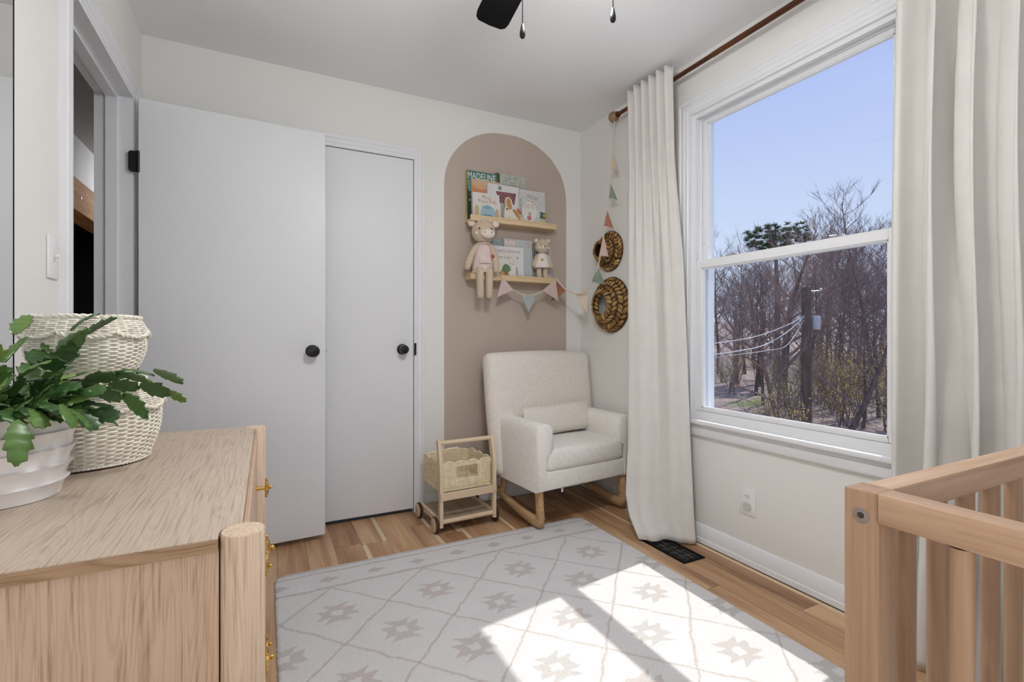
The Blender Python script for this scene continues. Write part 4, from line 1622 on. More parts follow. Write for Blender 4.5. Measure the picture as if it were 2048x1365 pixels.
for k in range(64):
    az = rl.uniform(-PI, PI)
    el = rl.uniform(0.05, 1.1)
    r0 = rl.uniform(0.01, 0.06)
    # keep the foliage on the room side of the wall
    if math.cos(az) < -0.35:
        az = rl.uniform(-1.6, 1.6)
    branch((r0 * math.cos(az), r0 * math.sin(az), rl.uniform(0.0, 0.02)), az, el, rl.choice([2, 3, 3]), rl.uniform(0.72, 1.0), rl.uniform(0.2, 0.45))
for az, el, ns, dr in ((1.9, 1.25, 4, 0.16), (0.9, 1.2, 4, 0.2), (-0.4, 1.2, 4, 0.22), (1.4, 1.05, 4, 0.2), (0.3, 1.3, 4, 0.2), (-1.3, 1.1, 3, 0.25), (0.25, 0.75, 5, 0.30), (0.05, 0.9, 4, 0.34), (0.45, 0.6, 5, 0.34), (-0.25, 0.65, 4, 0.42), (0.8, 0.7, 4, 0.3), (-0.7, 0.5, 3, 0.5), (-1.1, 0.4, 3, 0.6), (-0.45, 0.35, 3, 0.55), (-0.9, 0.6, 3, 0.6)):
    branch((0.05 * math.cos(az), 0.05 * math.sin(az), 0.01), az, el, ns, 1.05, dr)
mb = MB()
for k in range(14):
    a = 2 * PI * k / 14
    mb.tube([(0.01 * math.cos(a), 0.01 * math.sin(a), -0.004), (0.03 * math.cos(a), 0.03 * math.sin(a), 0.03), (0.055 * math.cos(a), 0.055 * math.sin(a), 0.045)], [0.004, 0.003, 0.002], 5)
mb.build('stems', 'stem_green', PL)

# ------------------------------------------------------------------ mirror on the left wall
MR = thing('wall_mirror', 'tall mirror in a thin dark frame on the wall above the dresser', 'mirror', (XL + 0.001, 1.14, 0.86))
my = 0.356
MB().box((0.003, -my, 0.0), (0.008, my, 1.05)).build('mirror_glass', 'mirror_silver', MR)
mb = MB()
for lo, hi in (((0.0, my - 0.001, -0.005), (0.009, my + 0.003, 1.055)), ((0.0, -my - 0.003, -0.005), (0.009, -my + 0.001, 1.055)), ((0.0, -my + 0.001, -0.005), (0.0088, my - 0.001, 0.001)), ((0.0, -my + 0.001, 1.049), (0.0088, my - 0.001, 1.055))):
    mb.rbox(lo, hi, 0.001, 1)
mb.build('frame', 'black_matte', MR)


# ------------------------------------------------------------------ picture-ledge shelves
SX0, SX1 = 1.089, 1.690
SHZ = (1.722, 1.370)
for z, lab in ((SHZ[0], 'pale pine picture ledge carrying the row of tall picture books'), (SHZ[1], 'pale pine picture ledge with the knitted toys, below the other ledge')):
    t = thing('picture_ledge', lab, 'shelf', ((SX0 + SX1) / 2, YB, z), 0, 'pine picture ledges on the arch')
    hw = (SX1 - SX0) / 2
    MB().box((-hw + 0.0004, -0.0895, 0.0004), (hw - 0.0004, -0.0135, 0.013)).build('bottom_board', 'pine_shelf', t)
    MB().rbox((-hw, -0.100, 0.0), (hw, -0.089, 0.036), 0.0015, 1).build('front_lip', 'pine_shelf', t)
    MB().rbox((-hw, -0.014, 0.0), (hw, -0.0015, 0.055), 0.0012, 1).build('back_rail', 'pine_shelf', t)

# ------------------------------------------------------------------ picture books
def cover_shape(parent, w, h, poly, mat, lift):
    """flat print on a cover; poly in cover fractions (0..1, 0..1)"""
    MB().add([((u - 0.5) * w, -lift, v * h) for u, v in poly], [tuple(range(len(poly)))]).build('cover_print', mat, parent)


def oval(cx, cy, rx, ry, n=20):
    return [(cx + rx * math.cos(2 * PI * i / n), cy + ry * math.sin(2 * PI * i / n)) for i in range(n)]


def book(label, xl, w, h, yfront, z, lean_deg, cover, pages='page_white', thick=0.012, spine=None, outline=None):
    """stands on a ledge, leaning back; local x across the cover, z up, front cover at y = 0"""
    t = thing('picture_book', label, 'book', (xl + w / 2, yfront, z), 0, 'picture books on the ledges')
    t.rotation_euler = (-math.radians(lean_deg), 0, 0)
    c = 0.0016
    if outline:
        mt = Matrix(((w, 0, 0, -w / 2), (0, 0, 1, 0), (0, h, 0, 0), (0, 0, 0, 1)))
        MB().prism(outline, 0.0, thick, mt).build('board_pages', flat(cover[0], cover[1]), t, 30)
        return t
    MB().box((-w / 2, 0.0, 0), (w / 2, c, h)).build('front_cover', flat(cover[0], cover[1]), t)
    MB().box((-w / 2, thick - c, 0), (w / 2, thick, h)).build('back_cover', flat(cover[0], cover[1]), t)
    sp = spine or cover
    MB().box((-w / 2 - 0.0008, 0.0, 0), (-w / 2 + c, thick, h)).build('spine', flat(sp[0], sp[1]), t)
    MB().box((-w / 2 + c, c, 0.002), (w / 2 - 0.003, thick - c, h - 0.003)).build('pages', flat('page_white', (0.80, 0.77, 0.70)), t)
    return t


def letter(parent, body, w, h, cx, cy, width, col, height=None, spacing=1.0, tilt=0.0, lift=0.0009, shear=0.0):
    me = text_mesh(body, width, flat(col[0], col[1]), height, spacing, shear)
    ys = [v.co.y for v in me.vertices]
    hh = max(ys)
    o = obj('title', me, parent, ((cx - 0.5) * w - width / 2, -lift, cy * h - hh / 2))
    o.rotation_euler = (PI / 2, -tilt, 0)
    return o


def rim_lean(h, d):
    return math.degrees(math.atan2(d, h))


B1 = SHZ[0] + 0.0135
# tall green book, title in white capitals
w, h = 0.202, 0.312
b = book('tall dark green picture book with white capital title and yellow spine', 1.094, w, h, 2.785, B1, 2.0, ('cover_teal', (0.085, 0.20, 0.165)), spine=('spine_yellow', (0.62, 0.47, 0.03)), thick=0.011)
cover_shape(b, w, h, [(0.0, 0.0), (0.20, 0.0), (0.22, 0.45), (0.14, 0.62), (0.0, 0.70)], flat('print_black_green', (0.012, 0.035, 0.025)), 0.0004)
cover_shape(b, w, h, [(0.02, 0.62), (0.30, 0.55), (0.95, 0.62), (0.98, 0.80), (0.5, 0.85), (0.02, 0.80)], flat('print_mid_green', (0.10, 0.26, 0.22)), 0.0005)
for k in range(16):
    r_ = random.Random(k)
    cover_shape(b, w, h, oval(r_.uniform(0.04, 0.20), r_.uniform(0.35, 0.80), 0.03, 0.012, 8), flat('print_leaf_blue', (0.20, 0.36, 0.34)), 0.0007)
letter(b, 'MADELINE', w, h, 0.49, 0.90, 0.186, ('ink_white', (0.80, 0.80, 0.76)), 0.040)
# sage book with an olive spine
w, h = 0.208, 0.322
b = book('sage book with leafy border and olive cloth spine', 1.290, w, h, 2.787, B1, 1.8, ('cover_sage', (0.47, 0.50, 0.43)), spine=('spine_olive', (0.075, 0.072, 0.018)), thick=0.014)
cover_shape(b, w, h, [(0.0, 0.0), (0.13, 0.0), (0.13, 1.0), (0.0, 1.0)], flat('spine_olive', (0.075, 0.072, 0.018)), 0.0004)
r_ = random.Random(9)
for k in range(70):
    a = r_.uniform(0, PI)
    rr = r_.uniform(0.38, 0.52)
    u, v = 0.56 + rr * math.cos(a) * 0.85, 0.68 + rr * math.sin(a) * 0.62
    if 0.15 < u < 0.99 and v < 0.99:
        cover_shape(b, w, h, oval(u, v, 0.016, 0.007, 6), flat('print_leaf_grey', (0.20, 0.24, 0.18)), 0.0005)
letter(b, 'IN AND OUT', w, h, 0.57, 0.845, 0.05, ('ink_green', (0.14, 0.17, 0.12)), 0.008)
letter(b, 'GARDENING', w, h, 0.57, 0.775, 0.115, ('ink_green', (0.14, 0.17, 0.12)), 0.020)
# coral wave book
w, h = 0.190, 0.258
b = book('picture book with coral and peach waves over teal', 1.119, w, h, 2.771, B1, 2.5, ('cover_peach', (0.62, 0.42, 0.30)))
cover_shape(b, w, h, [(0, 0.0), (1, 0.0), (1, 0.62), (0.6, 0.66), (0.3, 0.60), (0, 0.66)], flat('print_teal_pale', (0.30, 0.42, 0.36)), 0.0004)
cover_shape(b, w, h, [(0, 0.66), (0.3, 0.60), (0.6, 0.66), (1, 0.62), (1, 0.74), (0.6, 0.80), (0.28, 0.76), (0, 0.84)], flat('print_coral', (0.60, 0.26, 0.13)), 0.0005)
cover_shape(b, w, h, [(0, 0.84), (0.28, 0.76), (0.6, 0.80), (1, 0.74), (1, 0.82), (0.55, 0.88), (0.25, 0.86), (0, 0.92)], flat('print_apricot', (0.66, 0.37, 0.20)), 0.0006)
# white book with a little house
w, h = 0.220, 0.240
b = book('white picture book with a red-tiled little house', 1.218, w, h, 2.757, B1, 2.5, ('cover_white', (0.70, 0.68, 0.66)))
cover_shape(b, w, h, [(0.34, 0.86), (0.44, 0.86), (0.44, 0.96), (0.34, 0.96)], flat('print_slate', (0.20, 0.26, 0.27)), 0.0005)
cover_shape(b, w, h, [(0.26, 0.82), (0.90, 0.82), (0.84, 0.52), (0.38, 0.52)], flat('print_maroon', (0.18, 0.055, 0.075)), 0.0004)
for i in range(5):
    for j in range(6):
        u, v = 0.36 + j * 0.085 + (i % 2) * 0.04, 0.56 + i * 0.055
        if u < 0.84:
            cover_shape(b, w, h, oval(u, v, 0.026, 0.018, 6), flat('print_rose', (0.52, 0.24, 0.27)), 0.0006)
cover_shape(b, w, h, [(0.40, 0.10), (0.60, 0.10), (0.60, 0.52), (0.40, 0.52)], flat('print_cream', (0.58, 0.55, 0.47)), 0.0004)
for i in range(10):
    cover_shape(b, w, h, [(0.40, 0.12 + i * .04), (0.60, 0.12 + i * .04), (0.60, 0.132 + i * .04), (0.40, 0.132 + i * .04)], flat('print_dark', (0.07, 0.06, 0.06)), 0.0006)
# pale grey book
w, h = 0.195, 0.232
b = book('pale grey picture book with a blue and green seaside corner', 1.434, w, h, 2.757, B1, 2.5, ('cover_palegrey', (0.62, 0.61, 0.60)))
letter(b, 'YOU SO', w, h, 0.52, 0.84, 0.085, ('ink_brown', (0.28, 0.17, 0.15)), 0.022, tilt=-0.18)
cover_shape(b, w, h, [(0.74, 0.0), (1, 0.0), (1, 0.22), (0.74, 0.26)], flat('print_sea', (0.13, 0.36, 0.42)), 0.0004)
cover_shape(b, w, h, [(0.74, 0.26), (1, 0.22), (1, 0.42), (0.74, 0.44)], flat('print_dkgreen', (0.08, 0.13, 0.07)), 0.0004)
cover_shape(b, w, h, oval(0.80, 0.36, 0.05, 0.05), flat('print_blue', (0.14, 0.24, 0.42)), 0.0006)
cover_shape(b, w, h, oval(0.95, 0.34, 0.05, 0.05), flat('print_yellowgreen', (0.42, 0.42, 0.05)), 0.0006)
cover_shape(b, w, h, [(0.74, 0.14), (1, 0.12), (1, 0.24), (0.74, 0.26)], flat('print_sand', (0.60, 0.55, 0.40)), 0.0006)
# small white board book about a fish
w, h = 0.178, 0.168
b = book('small white board book with gold title over blue water', 1.113, w, h, 2.739, B1, 3.0, ('cover_offwhite', (0.70, 0.67, 0.63)), thick=0.014)
cover_shape(b, w, h, [(0.06, 0.03), (0.24, 0.03), (0.22, 0.48), (0.12, 0.56), (0.05, 0.40)], flat('print_tan', (0.52, 0.41, 0.22)), 0.0004)
cover_shape(b, w, h, [(0.82, 0.03), (0.97, 0.03), (0.96, 0.40), (0.88, 0.48), (0.80, 0.30)], flat('print_tan', (0.52, 0.41, 0.22)), 0.0004)
cover_shape(b, w, h, [(0.22, 0.03), (0.82, 0.03), (0.84, 0.12), (0.66, 0.22), (0.40, 0.22), (0.24, 0.12)], flat('print_blue_fish', (0.12, 0.29, 0.36)), 0.0006)
cover_shape(b, w, h, [(0.24, 0.12), (0.40, 0.22), (0.66, 0.22), (0.84, 0.14), (0.80, 0.46), (0.55, 0.56), (0.32, 0.50)], flat('print_blue_pale', (0.36, 0.50, 0.54)), 0.0005)
cover_shape(b, w, h, [(0.34, 0.48), (0.55, 0.58), (0.72, 0.50), (0.60, 0.40), (0.45, 0.42)], flat('print_blue_fish2', (0.20, 0.38, 0.44)), 0.0007)
letter(b, 'The', w, h, 0.42, 0.90, 0.022, ('ink_gold', (0.50, 0.30, 0.10)), 0.010)
letter(b, 'Pout-', w, h, 0.54, 0.84, 0.062, ('ink_gold', (0.50, 0.30, 0.10)), 0.020)
letter(b, 'Pout Fish', w, h, 0.54, 0.70, 0.118, ('ink_gold', (0.50, 0.30, 0.10)), 0.022)
# cut-out rabbit board book
out = [(0.0, 0.0), (1.0, 0.0), (1.0, 0.20), (0.93, 0.42), (0.78, 0.56), (0.58, 0.60), (0.50, 0.72), (0.44, 0.90), (0.30, 1.0), (0.13, 0.97), (0.06, 0.84), (0.10, 0.66), (0.02, 0.50), (0.0, 0.3)]
w, h = 0.120, 0.165
b = book('white die-cut board book shaped like a rabbit', 1.322, w, h, 2.737, B1, 3.0, ('cover_cream', (0.74, 0.68, 0.56)), outline=out, thick=0.013)
cover_shape(b, w, h, [(0.14, 0.66), (0.12, 0.84), (0.20, 0.94), (0.32, 0.95), (0.40, 0.82), (0.44, 0.66), (0.44, 0.56), (0.30, 0.50)], flat('print_fawn', (0.48, 0.27, 0.10)), 0.0005)
cover_shape(b, w, h, [(0.46, 0.52), (0.60, 0.55), (0.80, 0.46), (0.92, 0.30), (0.96, 0.12), (0.78, 0.20), (0.60, 0.36)], flat('print_fawn', (0.48, 0.27, 0.10)), 0.0005)
cover_shape(b, w, h, oval(0.16, 0.52, 0.055, 0.035), flat('print_black_green', (0.012, 0.035, 0.025)), 0.0008)
cover_shape(b, w, h, [(0.72, 0.56), (0.80, 0.60), (0.98, 0.44), (0.90, 0.38)], flat('print_red', (0.45, 0.07, 0.05)), 0.0008)
for k in range(14):
    r_ = random.Random(50 + k)
    cover_shape(b, w, h, oval(r_.uniform(0.1, 0.8), r_.uniform(0.04, 0.2), 0.02, 0.012, 6), flat('print_moss', (0.30, 0.32, 0.20)), 0.0006)
# pale green book with an oval
w, h = 0.132, 0.168
b = book('small pale green book with a white oval and pink title', 1.445, w, h, 2.737, B1, 3.0, ('cover_mint', (0.60, 0.61, 0.53)), thick=0.013)
cover_shape(b, w, h, oval(0.42, 0.52, 0.40, 0.38, 28), flat('print_ivory', (0.74, 0.71, 0.66)), 0.0004)
letter(b, 'BUNNY YOU', w, h, 0.42, 0.78, 0.062, ('ink_pink', (0.52, 0.27, 0.22)), 0.011, lift=0.0012)
letter(b, 'I LOVE YOU', w, h, 0.42, 0.68, 0.078, ('ink_pink', (0.52, 0.27, 0.22)), 0.013, lift=0.0012)
cover_shape(b, w, h, oval(0.40, 0.28, 0.12, 0.09), flat('print_rosy', (0.52, 0.20, 0.19)), 0.0007)
cover_shape(b, w, h, oval(0.43, 0.44, 0.08, 0.08), flat('print_fawn_pale', (0.50, 0.38, 0.30)), 0.0007)
for k in range(22):
    r_ = random.Random(80 + k)
    a = r_.uniform(0, 2 * PI)
    cover_shape(b, w, h, oval(0.44 + 0.45 * math.cos(a), 0.52 + 0.43 * math.sin(a), 0.025, 0.016, 6), flat('print_petal', (0.42, 0.30, 0.22)) if k % 2 else flat('print_moss', (0.30, 0.32, 0.20)), 0.0006)

B2 = SHZ[1] + 0.0135
w, h = 0.225, 0.258
b = book('grey-blue picture book at the back of the lower ledge', 1.185, w, h, 2.786, B2, 1.5, ('cover_greyblue', (0.36, 0.40, 0.42)), thick=0.010)
for k in range(26):
    r_ = random.Random(120 + k)
    cover_shape(b, w, h, oval(r_.uniform(0.45, 0.98), r_.uniform(0.80, 0.98), 0.02, 0.014, 6), flat('print_leaf_grey', (0.20, 0.24, 0.18)), 0.0005)
w, h = 0.205, 0.262
b = book('pale aqua picture book with a blush panel', 1.335, w, h, 2.770, B2, 2.0, ('cover_aqua', (0.50, 0.54, 0.53)), thick=0.010)
cover_shape(b, w, h, [(0.02, 0.2), (0.42, 0.2), (0.42, 0.98), (0.02, 0.99)], flat('print_blush', (0.60, 0.50, 0.47)), 0.0004)
for i in range(3):
    cover_shape(b, w, h, oval(0.10 + i * 0.12, 0.90, 0.03, 0.05), flat('print_ivory', (0.74, 0.71, 0.66)), 0.0006)
for k in range(5):
    cover_shape(b, w, h, oval(0.86 + 0.02 * (k % 2), 0.94 - k * 0.03, 0.05, 0.010, 8), flat('print_apricot', (0.66, 0.37, 0.20)), 0.0006)
w, h = 0.165, 0.254
b = book('black and white striped book behind the small bear', 1.530, w, h, 2.790, B2, 1.5, ('cover_bw', (0.60, 0.58, 0.55)), thick=0.009)
for k in range(7):
    x_ = 0.02 + k * 0.075
    cover_shape(b, w, h, [(x_, 0.55), (x_ + 0.035, 0.55), (x_ - 0.03, 0.98), (x_ - 0.065 if x_ > 0.07 else 0.0, 0.98)], flat('print_ink', (0.015, 0.016, 0.03)), 0.0004)
for k in range(6):
    p = [(0.06 + 0.035 * k + 0.05 * math.sin(v * PI), 0.02 + 0.30 * v) for v in [i / 8 for i in range(9)]]
    cover_shape(b, w, h, p + [(u + 0.014, v) for u, v in p[::-1]], flat('print_ink', (0.015, 0.016, 0.03)), 0.0004)
w, h = 0.232, 0.208
b = book('white picture book with a lilac script title', 1.235, w, h, 2.754, B2, 2.5, ('cover_white2', (0.72, 0.70, 0.69)), thick=0.010)
letter(b, 'Angelina Ballerina', w, h, 0.50, 0.86, 0.185, ('ink_lilac', (0.47, 0.27, 0.36)), 0.024, shear=0.25)
cover_shape(b, w, h, [(0.60, 0.02), (0.84, 0.02), (0.82, 0.30), (0.74, 0.52), (0.68, 0.66), (0.66, 0.50), (0.62, 0.30)], flat('print_lavender', (0.36, 0.38, 0.50)), 0.0004)
cover_shape(b, w, h, oval(0.90, 0.10, 0.09, 0.05), flat('print_pinkish', (0.60, 0.40, 0.42)), 0.0005)
cover_shape(b, w, h, oval(0.82, 0.68, 0.03, 0.04), flat('print_slate2', (0.38, 0.38, 0.40)), 0.0005)
w, h = 0.158, 0.158
b = book('small cream book with grey capital title and a garden sketch', 1.246, w, h, 2.738, B2, 3.0, ('cover_cream2', (0.71, 0.67, 0.60)), thick=0.010)
letter(b, 'PETER RABBIT', w, h, 0.47, 0.86, 0.125, ('ink_grey', (0.30, 0.29, 0.28)), 0.013)
cover_shape(b, w, h, [(0.34, 0.30), (0.60, 0.22), (0.78, 0.38), (0.70, 0.55), (0.54, 0.62), (0.42, 0.52)], flat('print_bush', (0.13, 0.22, 0.11)), 0.0004)
cover_shape(b, w, h, [(0.24, 0.06), (0.70, 0.05), (0.66, 0.24), (0.44, 0.34), (0.26, 0.26)], flat('print_umber', (0.26, 0.16, 0.08)), 0.0005)
cover_shape(b, w, h, oval(0.40, 0.20, 0.09, 0.10), flat('print_orange', (0.55, 0.28, 0.10)), 0.0006)
for k in range(16):
    r_ = random.Random(160 + k)
    cover_shape(b, w, h, oval(r_.uniform(0.66, 0.95), r_.uniform(0.45, 0.76), 0.025, 0.014, 6), flat('print_moss', (0.30, 0.32, 0.20)), 0.0005)

# ------------------------------------------------------------------ knitted toys
def limb(pts, rad, n=12):
    """round-ended tapering limb"""
    P = [Vector(p) for p in pts]
    a, b = P[0], P[-1]
    da, db = (P[0] - P[1]).normalized(), (P[-1] - P[-2]).normalized()
    pp = [a + da * rad[0] * 0.95, a + da * rad[0] * 0.7] + P + [b + db * rad[-1] * 0.6, b + db * rad[-1] * 0.9]
    rr = [rad[0] * 0.25, rad[0] * 0.75] + list(rad) + [rad[-1] * 0.8, rad[-1] * 0.35]
    return MB().tube(pp, rr, n)


# pig in a pink pinafore, seated with its legs over the lip; local y = 0 at the lip front, z = 0 at the seat
PG = thing('knitted_pig_toy', 'large knitted pig doll in pink pinafore, legs hanging off the lower ledge', 'toy', (1.172, 2.712, SHZ[1] + 0.049), 0)
PG.rotation_euler = (0, 0, math.radians(-14))


def headfn(p):
    x, y, z = p
    k = 1 - 0.16 * max(0, z) ** 1.5 + 0.05 * max(0, -z)
    return (x * k, y * k, z)


MB().ball((0.0, 0.018, 0.245), (0.073, 0.066, 0.074), 26, 18, None, headfn).build('head', 'knit_tan', PG, 80)
MB().ball((0.016, -0.045, 0.220), (0.044, 0.020, 0.028), 20, 12).build('snout', 'knit_cream', PG, 80)
for s in (-1, 1):
    MB().ball((0.016 + s * 0.020, -0.0650, 0.224), (0.0028, 0.002, 0.005), 8, 6).build('nostril', 'thread_black', PG)
    MB().ball((s * 0.036 + 0.003, -0.040, 0.250), (0.0048, 0.003, 0.0065), 10, 8).build('eye', 'thread_black', PG)
    MB().ball((s * 0.047, -0.029, 0.225), (0.010, 0.005, 0.010), 10, 8).build('cheek', 'knit_white', PG)
    q = Matrix.Translation((s * 0.073, 0.016, 0.293)) @ Matrix.Rotation(s * 0.5, 4, 'Y')
    e = MB().ball((0, 0, 0), (0.026, 0.012, 0.025), 16, 10, q).build('ear', 'knit_tan', PG, 80)
    MB().ball((0, -0.008, -0.002), (0.018, 0.006, 0.018), 14, 8, q).build('inner_ear', 'knit_cream', e, 80)
    limb([(s * 0.044, 0.012, 0.150), (s * 0.074, 0.000, 0.10), (s * 0.094, -0.018, 0.048), (s * 0.104, -0.024, 0.020)] if s < 0 else [(s * 0.044, 0.010, 0.150), (s * 0.066, -0.012, 0.09), (s * 0.072, -0.022, 0.030), (s * 0.070, -0.024, 0.005)],
         [0.019, 0.019, 0.019, 0.019]).build('arm', 'knit_tan', PG, 80)
    limb([(s * 0.028, 0.030, 0.018), (s * 0.028, -0.012, 0.012), (s * 0.028, -0.030, -0.020), (s * 0.027, -0.030, -0.09), (s * 0.026, -0.030, -0.148)], [0.022, 0.023, 0.0235, 0.0225, 0.021]).build('leg', 'knit_tan', PG, 80)
MB().lathe([(0.0, -0.012), (0.05, -0.012), (0.066, 0.0), (0.070, 0.025), (0.066, 0.06), (0.056, 0.10), (0.046, 0.14), (0.036, 0.168), (0.02, 0.178), (0.0, 0.18)], 28, Matrix.Translation((0, 0.016, 0)) @ Matrix.Diagonal((1, 0.64, 1, 1))).build('pinafore', 'knit_pink', PG, 60)
pk = MB().rbox((-0.030, -0.0405, 0.045), (0.032, -0.034, 0.092), 0.003, 2).build('pocket', 'knit_pink', PG)
mb = MB()
for i in range(44):
    a = 2 * PI * i / 44
    mb.ball((0.066 * math.cos(a), 0.016 + 0.049 * math.sin(a), -0.006 + 0.004 * (i % 2)), 0.0055, 6, 5)
mb.build('frill', 'knit_cream', PG, 80)
mb = MB()
for i in range(14):
    a = -PI * 0.95 + PI * 0.9 * i / 13
    mb.ball((0.040 * math.cos(a), 0.014 + 0.030 * math.sin(a), 0.166 + 0.002 * (i % 2)), 0.005, 6, 5)
mb.build('collar', 'knit_cream', PG, 80)
MB().tube([(-0.094 + 0.0205 * math.cos(a), -0.018 + 0.0205 * math.sin(a), 0.047) for a in [2 * PI * i / 16 for i in range(16)]], 0.0022, 6, closed=True).build('bracelet', 'knit_white', PG)
mb = MB()
for dx, dz in ((0, 0), (0.010, -0.002), (0.005, -0.008), (0.012, -0.009)):
    mb.ball((0.044 + dx, -0.030, 0.094 + dz), 0.0055, 8, 6)
mb.build('flower', 'thread_red', PG)

# small bear standing on the ledge
BR = thing('knitted_bear_toy', 'small knitted bear doll in a white dress standing on the lower ledge', 'toy', (1.595, 2.742, B2), math.radians(-8))
MB().ball((0.0, 0.0, 0.226), (0.049, 0.043, 0.048), 24, 16, None, headfn).build('head', 'knit_tan', BR, 80)
MB().ball((0.0, -0.036, 0.212), (0.020, 0.014, 0.015), 16, 10).build('snout', 'knit_cream', BR, 80)
MB().ball((0.0, -0.050, 0.218), (0.0062, 0.003, 0.0045), 10, 8).build('nose', 'thread_black', BR)
MB().tube([(-0.007, -0.0475, 0.208), (-0.0035, -0.0495, 0.205), (0.0, -0.050, 0.209), (0.0035, -0.0495, 0.205), (0.007, -0.0475, 0.208)], 0.0010, 5).build('mouth', 'thread_black', BR)
for s in (-1, 1):
    MB().ball((s * 0.023, -0.036, 0.231), (0.0036, 0.0025, 0.005), 10, 8).build('eye', 'thread_black', BR)
    MB().ball((s * 0.030, -0.031, 0.212), (0.007, 0.004, 0.007), 10, 8).build('cheek', 'knit_white', BR)
    e = MB().ball((s * 0.043, 0.003, 0.262), (0.017, 0.009, 0.016), 14, 10).build('ear', 'knit_tan', BR, 80)
    MB().ball((s * 0.042, -0.004, 0.261), (0.010, 0.004, 0.010), 12, 8).build('inner_ear', 'knit_cream', e, 80)
    limb([(s * 0.030, 0.0, 0.166), (s * 0.048, -0.004, 0.135), (s * 0.062, -0.010, 0.100)], [0.0125, 0.0125, 0.012]).build('arm', 'knit_tan', BR, 80)
    limb([(s * 0.022, 0.0, 0.095), (s * 0.022, 0.0, 0.05), (s * 0.022, -0.001, 0.014)], [0.0165, 0.016, 0.0155]).build('leg', 'knit_tan', BR, 80)
MB().lathe([(0.0, 0.088), (0.050, 0.086), (0.058, 0.084), (0.057, 0.090), (0.051, 0.11), (0.043, 0.14), (0.033, 0.168), (0.022, 0.180), (0.0, 0.184)], 26, Matrix.Diagonal((1, 0.68, 1, 1))).build('dress', 'knit_white', BR, 60)
MB().tube([(0.058 * math.cos(a), 0.0395 * math.sin(a), 0.086) for a in [2 * PI * i / 30 for i in range(30)]], 0.0028, 6, closed=True).build('hem', 'knit_pink', BR)
mb = MB()
mb.ball((-0.012, -0.033, 0.135), (0.008, 0.003, 0.007), 8, 6)
mb.build('bee_patch', 'thread_yellow', BR)
MB().ball((-0.019, -0.0325, 0.1325), (0.004, 0.002, 0.003), 8, 6).build('bee_wing', 'thread_black', BR)
MB().box((0.038, -0.004, 0.018), (0.040, 0.008, 0.044)).build('sewn_tag', 'tag_white', BR)

# ------------------------------------------------------------------ curtain rod
RX, RZ = 1.866, 2.347
RD = thing('curtain_rod', 'dark wooden curtain rod with a ribbed ball finial above the window', 'curtain rod', (RX, 1.3, RZ))
MB().tube([(0, 2.315 - 1.3, 0), (0, 1.62 - 1.3, 0)], 0.0115, 16).build('rod', 'rod_wood', RD)
MB().tube([(0, 1.625 - 1.3, 0), (0, 0.28 - 1.3, 0)], 0.0128, 16).build('rod_sleeve', 'rod_wood', RD)
for yy, sg in ((2.315, 1), (0.28, -1)):
    mt = Matrix.Translation((0, yy - 1.3, 0)) @ Matrix.Rotation(-sg * PI / 2, 4, 'X')
    MB().lathe([(0.0, -0.006), (0.0165, -0.006), (0.019, 0.0), (0.0165, 0.006), (0.011, 0.010), (0.0, 0.010)], 20, mt).build('collar', 'rod_wood', RD)
    mbf = MB().lathe([(0.010, 0.010), (0.020, 0.016), (0.0285, 0.026), (0.032, 0.038), (0.0305, 0.050), (0.024, 0.061), (0.013, 0.068), (0.0, 0.070)], 48, mt, ang=lambda r, z, a: r * (1 - 0.05 * (1 if math.cos(12 * a) > 0.55 else 0)))
    fo = mbf.build('finial', flat('finial_wood', (0.36, 0.235, 0.115), 0.4), RD, 50)
    gm = MB()
    for i in range(12):
        a = 2 * PI * i / 12
        gm.tube([tuple(mt @ Vector((r * math.cos(a) * 0.985, r * math.sin(a) * 0.985, z))) for r, z in ((0.020, 0.016), (0.0285, 0.026), (0.032, 0.038), (0.0305, 0.050), (0.024, 0.061), (0.013, 0.068))], 0.0011, 5)
    gm.build('groove', 'rod_wood', fo)
for yy in (2.02, 0.45):
    mb = MB().tube([(0, yy - 1.3, -0.014), (0.02, yy - 1.3, -0.022), (XR - RX - 0.004, yy - 1.3, -0.022)], 0.006, 8)
    mb.rbox((XR - RX - 0.006, yy - 1.3 - 0.014, -0.05), (XR - RX - 0.0005, yy - 1.3 + 0.014, 0.01), 0.002, 1)
    mb.build('bracket', 'black_matte', RD)

